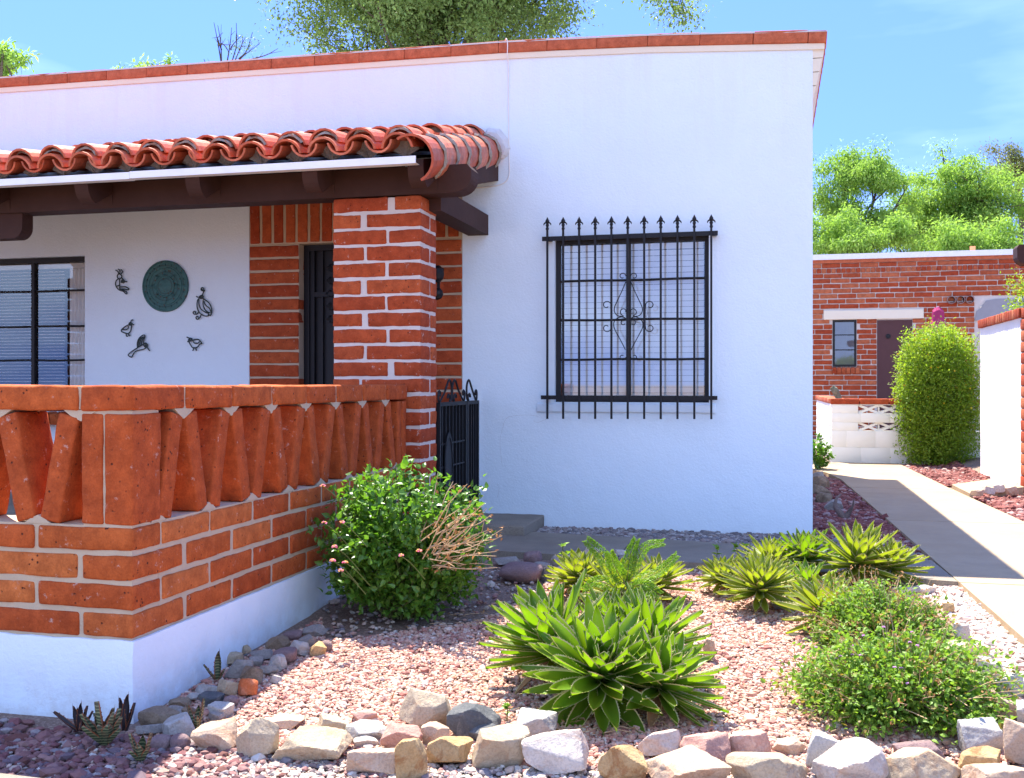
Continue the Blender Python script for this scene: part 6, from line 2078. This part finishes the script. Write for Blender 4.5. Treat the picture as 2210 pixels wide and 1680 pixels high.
# ============================================================ TREES
def tree(name, label, c, rad, base, nclump, per, lsize, mat, seed, csize=.5, V=SLIM_V, Fc=SLIM_F, droop=.5, limbs=9, tr=.14, extra=(), hollow=.55, cond=None, grp=None, limb_to=None):
    r = np.random.RandomState(seed)
    root = thing(name, base, label, 'tree', grp)
    c = np.array(c); rad = np.array(rad)
    cl = []
    while len(cl) < nclump:
        d = unit(r.normal(size=3)); k = r.uniform(hollow, 1.0)
        q = c + d * rad * k * (1 + .18 * vnoise(d[None] * 1.5, 1.5, seed)[0, 0])
        if cond is None or cond(q): cl.append(q)
    cl = np.array(cl + [np.array(e) for e in extra])
    tb = MB()
    fork = np.array(base) + (c - np.array(base)) * np.array([.5, .5, 0]) + np.array([0, 0, (c[2] - rad[2] * .75 - base[2]) * .9])
    pts = crom([base, tuple((np.array(base) + fork) / 2 + r.normal(0, .12, 3)), tuple(fork)], 4)
    tube(tb, pts, np.linspace(tr, tr * .75, len(pts)), 8)
    tb.build('trunk', M['bark'], root, smooth=True)
    lb = MB()
    pick = r.permutation(len(cl) - len(extra))[:max(limbs, 1)]
    heads = []
    for i in (pick if limb_to is None else range(len(limb_to))):
        e = cl[i] if limb_to is None else np.array(limb_to[i])
        mid = fork + (e - fork) * .5 + r.normal(0, .2, 3) + np.array([0, 0, .15])
        pp = crom([tuple(fork), tuple(mid), tuple(e)], 5)
        tube(lb, pp, np.linspace(tr * .55, tr * .10, len(pp)), 6, cap=False)
        heads.append(np.array(pp))
    H = np.concatenate(heads)
    for e in (np.array(x_) for x_ in extra):
        up_ = e + np.array([-.25, 0, 1.3]) if e[2] > c[2] - rad[2] * .2 or True else e
        if abs(e[0] - c[0]) > rad[0] * .95: tube(lb, crom([tuple(up_), tuple((e + up_) / 2 + r.normal(0, .05, 3)), tuple(e)], 3), np.linspace(.016, .006, 7), 4, cap=False)
    for e in cl[:len(cl) - len(extra):2]:
        j = np.argmin(np.linalg.norm(H - e, axis=1) + r.rand(len(H)) * .3)
        pp = crom([tuple(H[j]), tuple((H[j] + e) / 2 + r.normal(0, .08, 3)), tuple(e)], 3)
        tube(lb, pp, np.linspace(tr * .14, tr * .04, len(pp)), 4, cap=False)
    lb.build('limbs', M['bark'], root)
    mb = MB()
    n_ = len(cl) * per
    ci = np.repeat(np.arange(len(cl)), per)
    sz = r.uniform(.6, 1.3, len(cl))[ci] * csize
    off = r.normal(0, .42, (n_, 3)); off[:, 2] *= .75
    P_ = cl[ci] + off * sz[:, None]
    D_ = unit(off * .6 + r.normal(0, .5, (n_, 3)) + np.array([0, 0, -droop]))
    leaves(mb, P_, D_, lsize, r, V, Fc, jit=.35)
    mb.build('crown', M[mat], root)
    return root
def w3(x, y, d): return tuple(at_depth(x, y, d))
ZG = -1.2
# behind the far brick house
D1 = 34.0
a = w3(1838, 430, D1)
def lay(x, y, d): q = w3(x, y, d); return (q[0], q[1], ZG)
tree('palo_verde_tree', 'bright green feathery tree with open dark branches, left of those above the brick house', w3(1862, 420, D1), (1.95, 1.6, 1.65), lay(1842, 430, D1), 120, 210, .13, 'lf_palo', 51, csize=.46, droop=.7, hollow=.35, tr=.12,
     limb_to=[w3(1961, 399, D1), w3(1930, 395, D1), w3(1870, 380, D1), w3(1800, 380, D1), w3(1790, 430, D1), w3(1815, 350, D1), w3(1900, 340, D1), w3(1940, 440, D1), w3(1880, 470, D1)],
     cond=lambda q: not (1850 < HX + F * ((q[0] * CT + q[1] * ST) / (-q[0] * ST + q[1] * CT)) < 1945 and 402 < HY - F * q[2] / (-q[0] * ST + q[1] * CT) < 455))
tree('palo_verde_tree', 'low bright green feathery tree just above the roof edge of the brick house', w3(1840, 520, D1 - 2), (2.2, 1.4, .95), lay(1830, 520, D1 - 2), 84, 220, .13, 'lf_palo', 52, csize=.42, droop=.7, hollow=.2, tr=.1)
tree('palo_verde_tree', 'widest bright green feathery tree, right above the brick house', w3(2085, 450, D1 + 1), (2.45, 1.8, 1.95), lay(2085, 445, D1 + 1), 190, 230, .13, 'lf_palo', 53, csize=.48, droop=.7, hollow=.2, tr=.16)
tree('palo_verde_tree', 'pale feathery tree filling the gap between the two taller bright green ones', w3(1968, 480, D1 + 3), (1.3, 1.0, 1.15), lay(1968, 480, D1 + 3), 60, 210, .13, 'lf_palo', 59, csize=.46, droop=.7, hollow=.2, tr=.08)
tree('palo_verde_tree', 'shaded feathery tree low behind the roof pipe of the brick house', w3(2120, 530, D1 - 3), (2.5, 1.2, .85), lay(2140, 535, D1 - 3), 84, 220, .13, 'lf_palo', 54, csize=.44, droop=.7, hollow=.2, tr=.1)
tree('olive_tree', 'brownish olive tree top at the right edge of the picture behind the bright green ones', w3(2205, 370, D1 + 6), (1.9, 1.5, 1.15), lay(2205, 370, D1 + 6), 60, 190, .12, 'lf_olive', 55, csize=.42, droop=.4, hollow=.3, tr=.14)
# behind the long house
DT = 19.0
top_c = w3(945, -30, DT)
tree('shade_tree', 'large grey green tree rising behind the parapet of the long house', top_c, (3.1, 2.6, 1.75), (top_c[0], top_c[1], ZG), 520, 215, .075, 'lf_tree', 56, csize=.50, droop=.35, hollow=.25, tr=.10, limbs=12, V=LEAF_V * np.array([.8, 1, 1]), Fc=LEAF_F,
     extra=[w3(1452, 5, DT), w3(1468, 22, DT), w3(1440, -8, DT), w3(1475, 35, DT), w3(1420, -20, DT)])
# bare branches at the left of it
bt_ = thing('bare_tree', tuple(lay(520, 140, DT)), 'bare thin grey branches sticking up left of the large tree behind the parapet', 'tree')
mb = MB(); rb = np.random.RandomState(6)
for (x0_, y0_, x1_, y1_) in [(478, 130, 462, 50), (478, 130, 470, 55), (470, 90, 492, 110), (490, 128, 500, 60), (500, 128, 510, 50), (505, 128, 530, 80), (512, 128, 560, 95), (520, 126, 600, 105), (470, 135, 440, 128), (515, 120, 545, 70), (498, 100, 520, 78), (478, 100, 468, 80)]:
    a, b = np.array(w3(x0_, y0_ + 8, DT)), np.array(w3(x1_, y1_, DT))
    pp = crom([tuple(a), tuple((a + b) / 2 + rb.normal(0, .05, 3)), tuple(b)], 4); tube(mb, pp, np.linspace(.016, .005, len(pp)), 4, cap=False)
    for _ in range(3):
        s0_ = np.array(pp[rb.randint(2, 8)]); tube(mb, [tuple(s0_), tuple(s0_ + (b - a) * .2 + rb.normal(0, .07, 3))], [.006, .003], 4, cap=False)
j = np.array(w3(490, 145, DT))
for x in (478, 490, 500, 512, 520, 470): tube(mb, [tuple(lay(495, 140, DT)[:2]) + (1.0,), w3(x, 140, DT)], [.03, .016], 5, cap=False)
mb.build('branches', M['bark'], bt_)
mb = MB(); base_ = lay(495, 140, DT); tube(mb, [base_, (base_[0], base_[1], 1.05)], [.09, .06], 7); mb.build('trunk', M['bark'], bt_)
mb = MB(); P_ = np.array([w3(rb.normal(528, 20), rb.normal(98, 14), DT) for _ in range(220)]); leaves(mb, P_, rb.normal(size=(220, 3)), .06, rb, SLIM_V, SLIM_F); mb.build('leaves', M['lf_tree'], bt_)
q = w3(6, 132, 17.5)
tree('leafy_tree', 'small bright green tree top at the left edge above the parapet', q, (.36, .4, .22), (q[0] - .2, q[1], ZG), 14, 170, .12, 'lf_palo', 57, csize=.20, droop=.4, hollow=.1, tr=.06, limbs=5)
q = w3(330, 185, 17.0)
tree('thin_tree', 'thin pale green tree whose sprigs just clear the parapet at the upper left', q, (.95, .5, .38), (q[0], q[1], ZG), 46, 60, .09, 'lf_palo', 58, csize=.16, droop=.2, hollow=.6, tr=.06, limbs=8)

# fallen leaves and bits of twig lying on the bed and the paths
rl = np.random.RandomState(77)
def litter(name, spots, mat, size, label, V=SLIM_V, Fc=SLIM_F):
    P_ = []
    for (x, y, sx_, sy_, n_) in spots:
        for _ in range(n_):
            q = gp(rl.normal(x, sx_), max(900, rl.normal(y, sy_)))[0]
            P_.append((q.x, q.y, q.z + rl.uniform(.012, .024)))
    mb = MB(); D_ = rl.normal(size=(len(P_), 3)); D_[:, 2] *= .15
    leaves(mb, np.array(P_), unit(D_), size, rl, V, Fc, upmix=2.0, jit=.1)
    tag(mb.build(name, M[mat]), label, 'leaf litter', kind='stuff')
litter('leaf_litter', [(1000, 1330, 90, 25, 60), (1200, 1560, 90, 18, 60), (1450, 1560, 50, 15, 40), (1650, 1320, 60, 12, 40), (1750, 1500, 30, 60, 50), (1330, 1320, 60, 14, 40), (2000, 1300, 40, 20, 30), (1560, 1400, 120, 80, 50), (1000, 1480, 160, 50, 50)], 'lf_dry', .032, 'dry brown leaves fallen on the pink gravel around the plants')
rt2 = np.random.RandomState(5)
mb = MB()
for _ in range(60):
    x, y = [(rt2.uniform(960, 1120), rt2.uniform(1290, 1380)), (rt2.uniform(1100, 1500), rt2.uniform(1540, 1600)), (rt2.uniform(1700, 1800), rt2.uniform(1400, 1600))][rt2.randint(3)]
    q = gp(x, y)[0]; a_ = rt2.uniform(0, 3.14); l_ = rt2.uniform(.03, .11)
    tube(mb, [(q.x, q.y, q.z + .022), (q.x + math.cos(a_) * l_ * .5, q.y + math.sin(a_) * l_ * .5, q.z + .026), (q.x + math.cos(a_ + .3) * l_, q.y + math.sin(a_ + .3) * l_, q.z + .020)], .0016, 4)
tag(mb.build('twig_litter', M['twig']), 'thin dry twigs scattered on the bed under the bushes', 'twig litter', kind='stuff')
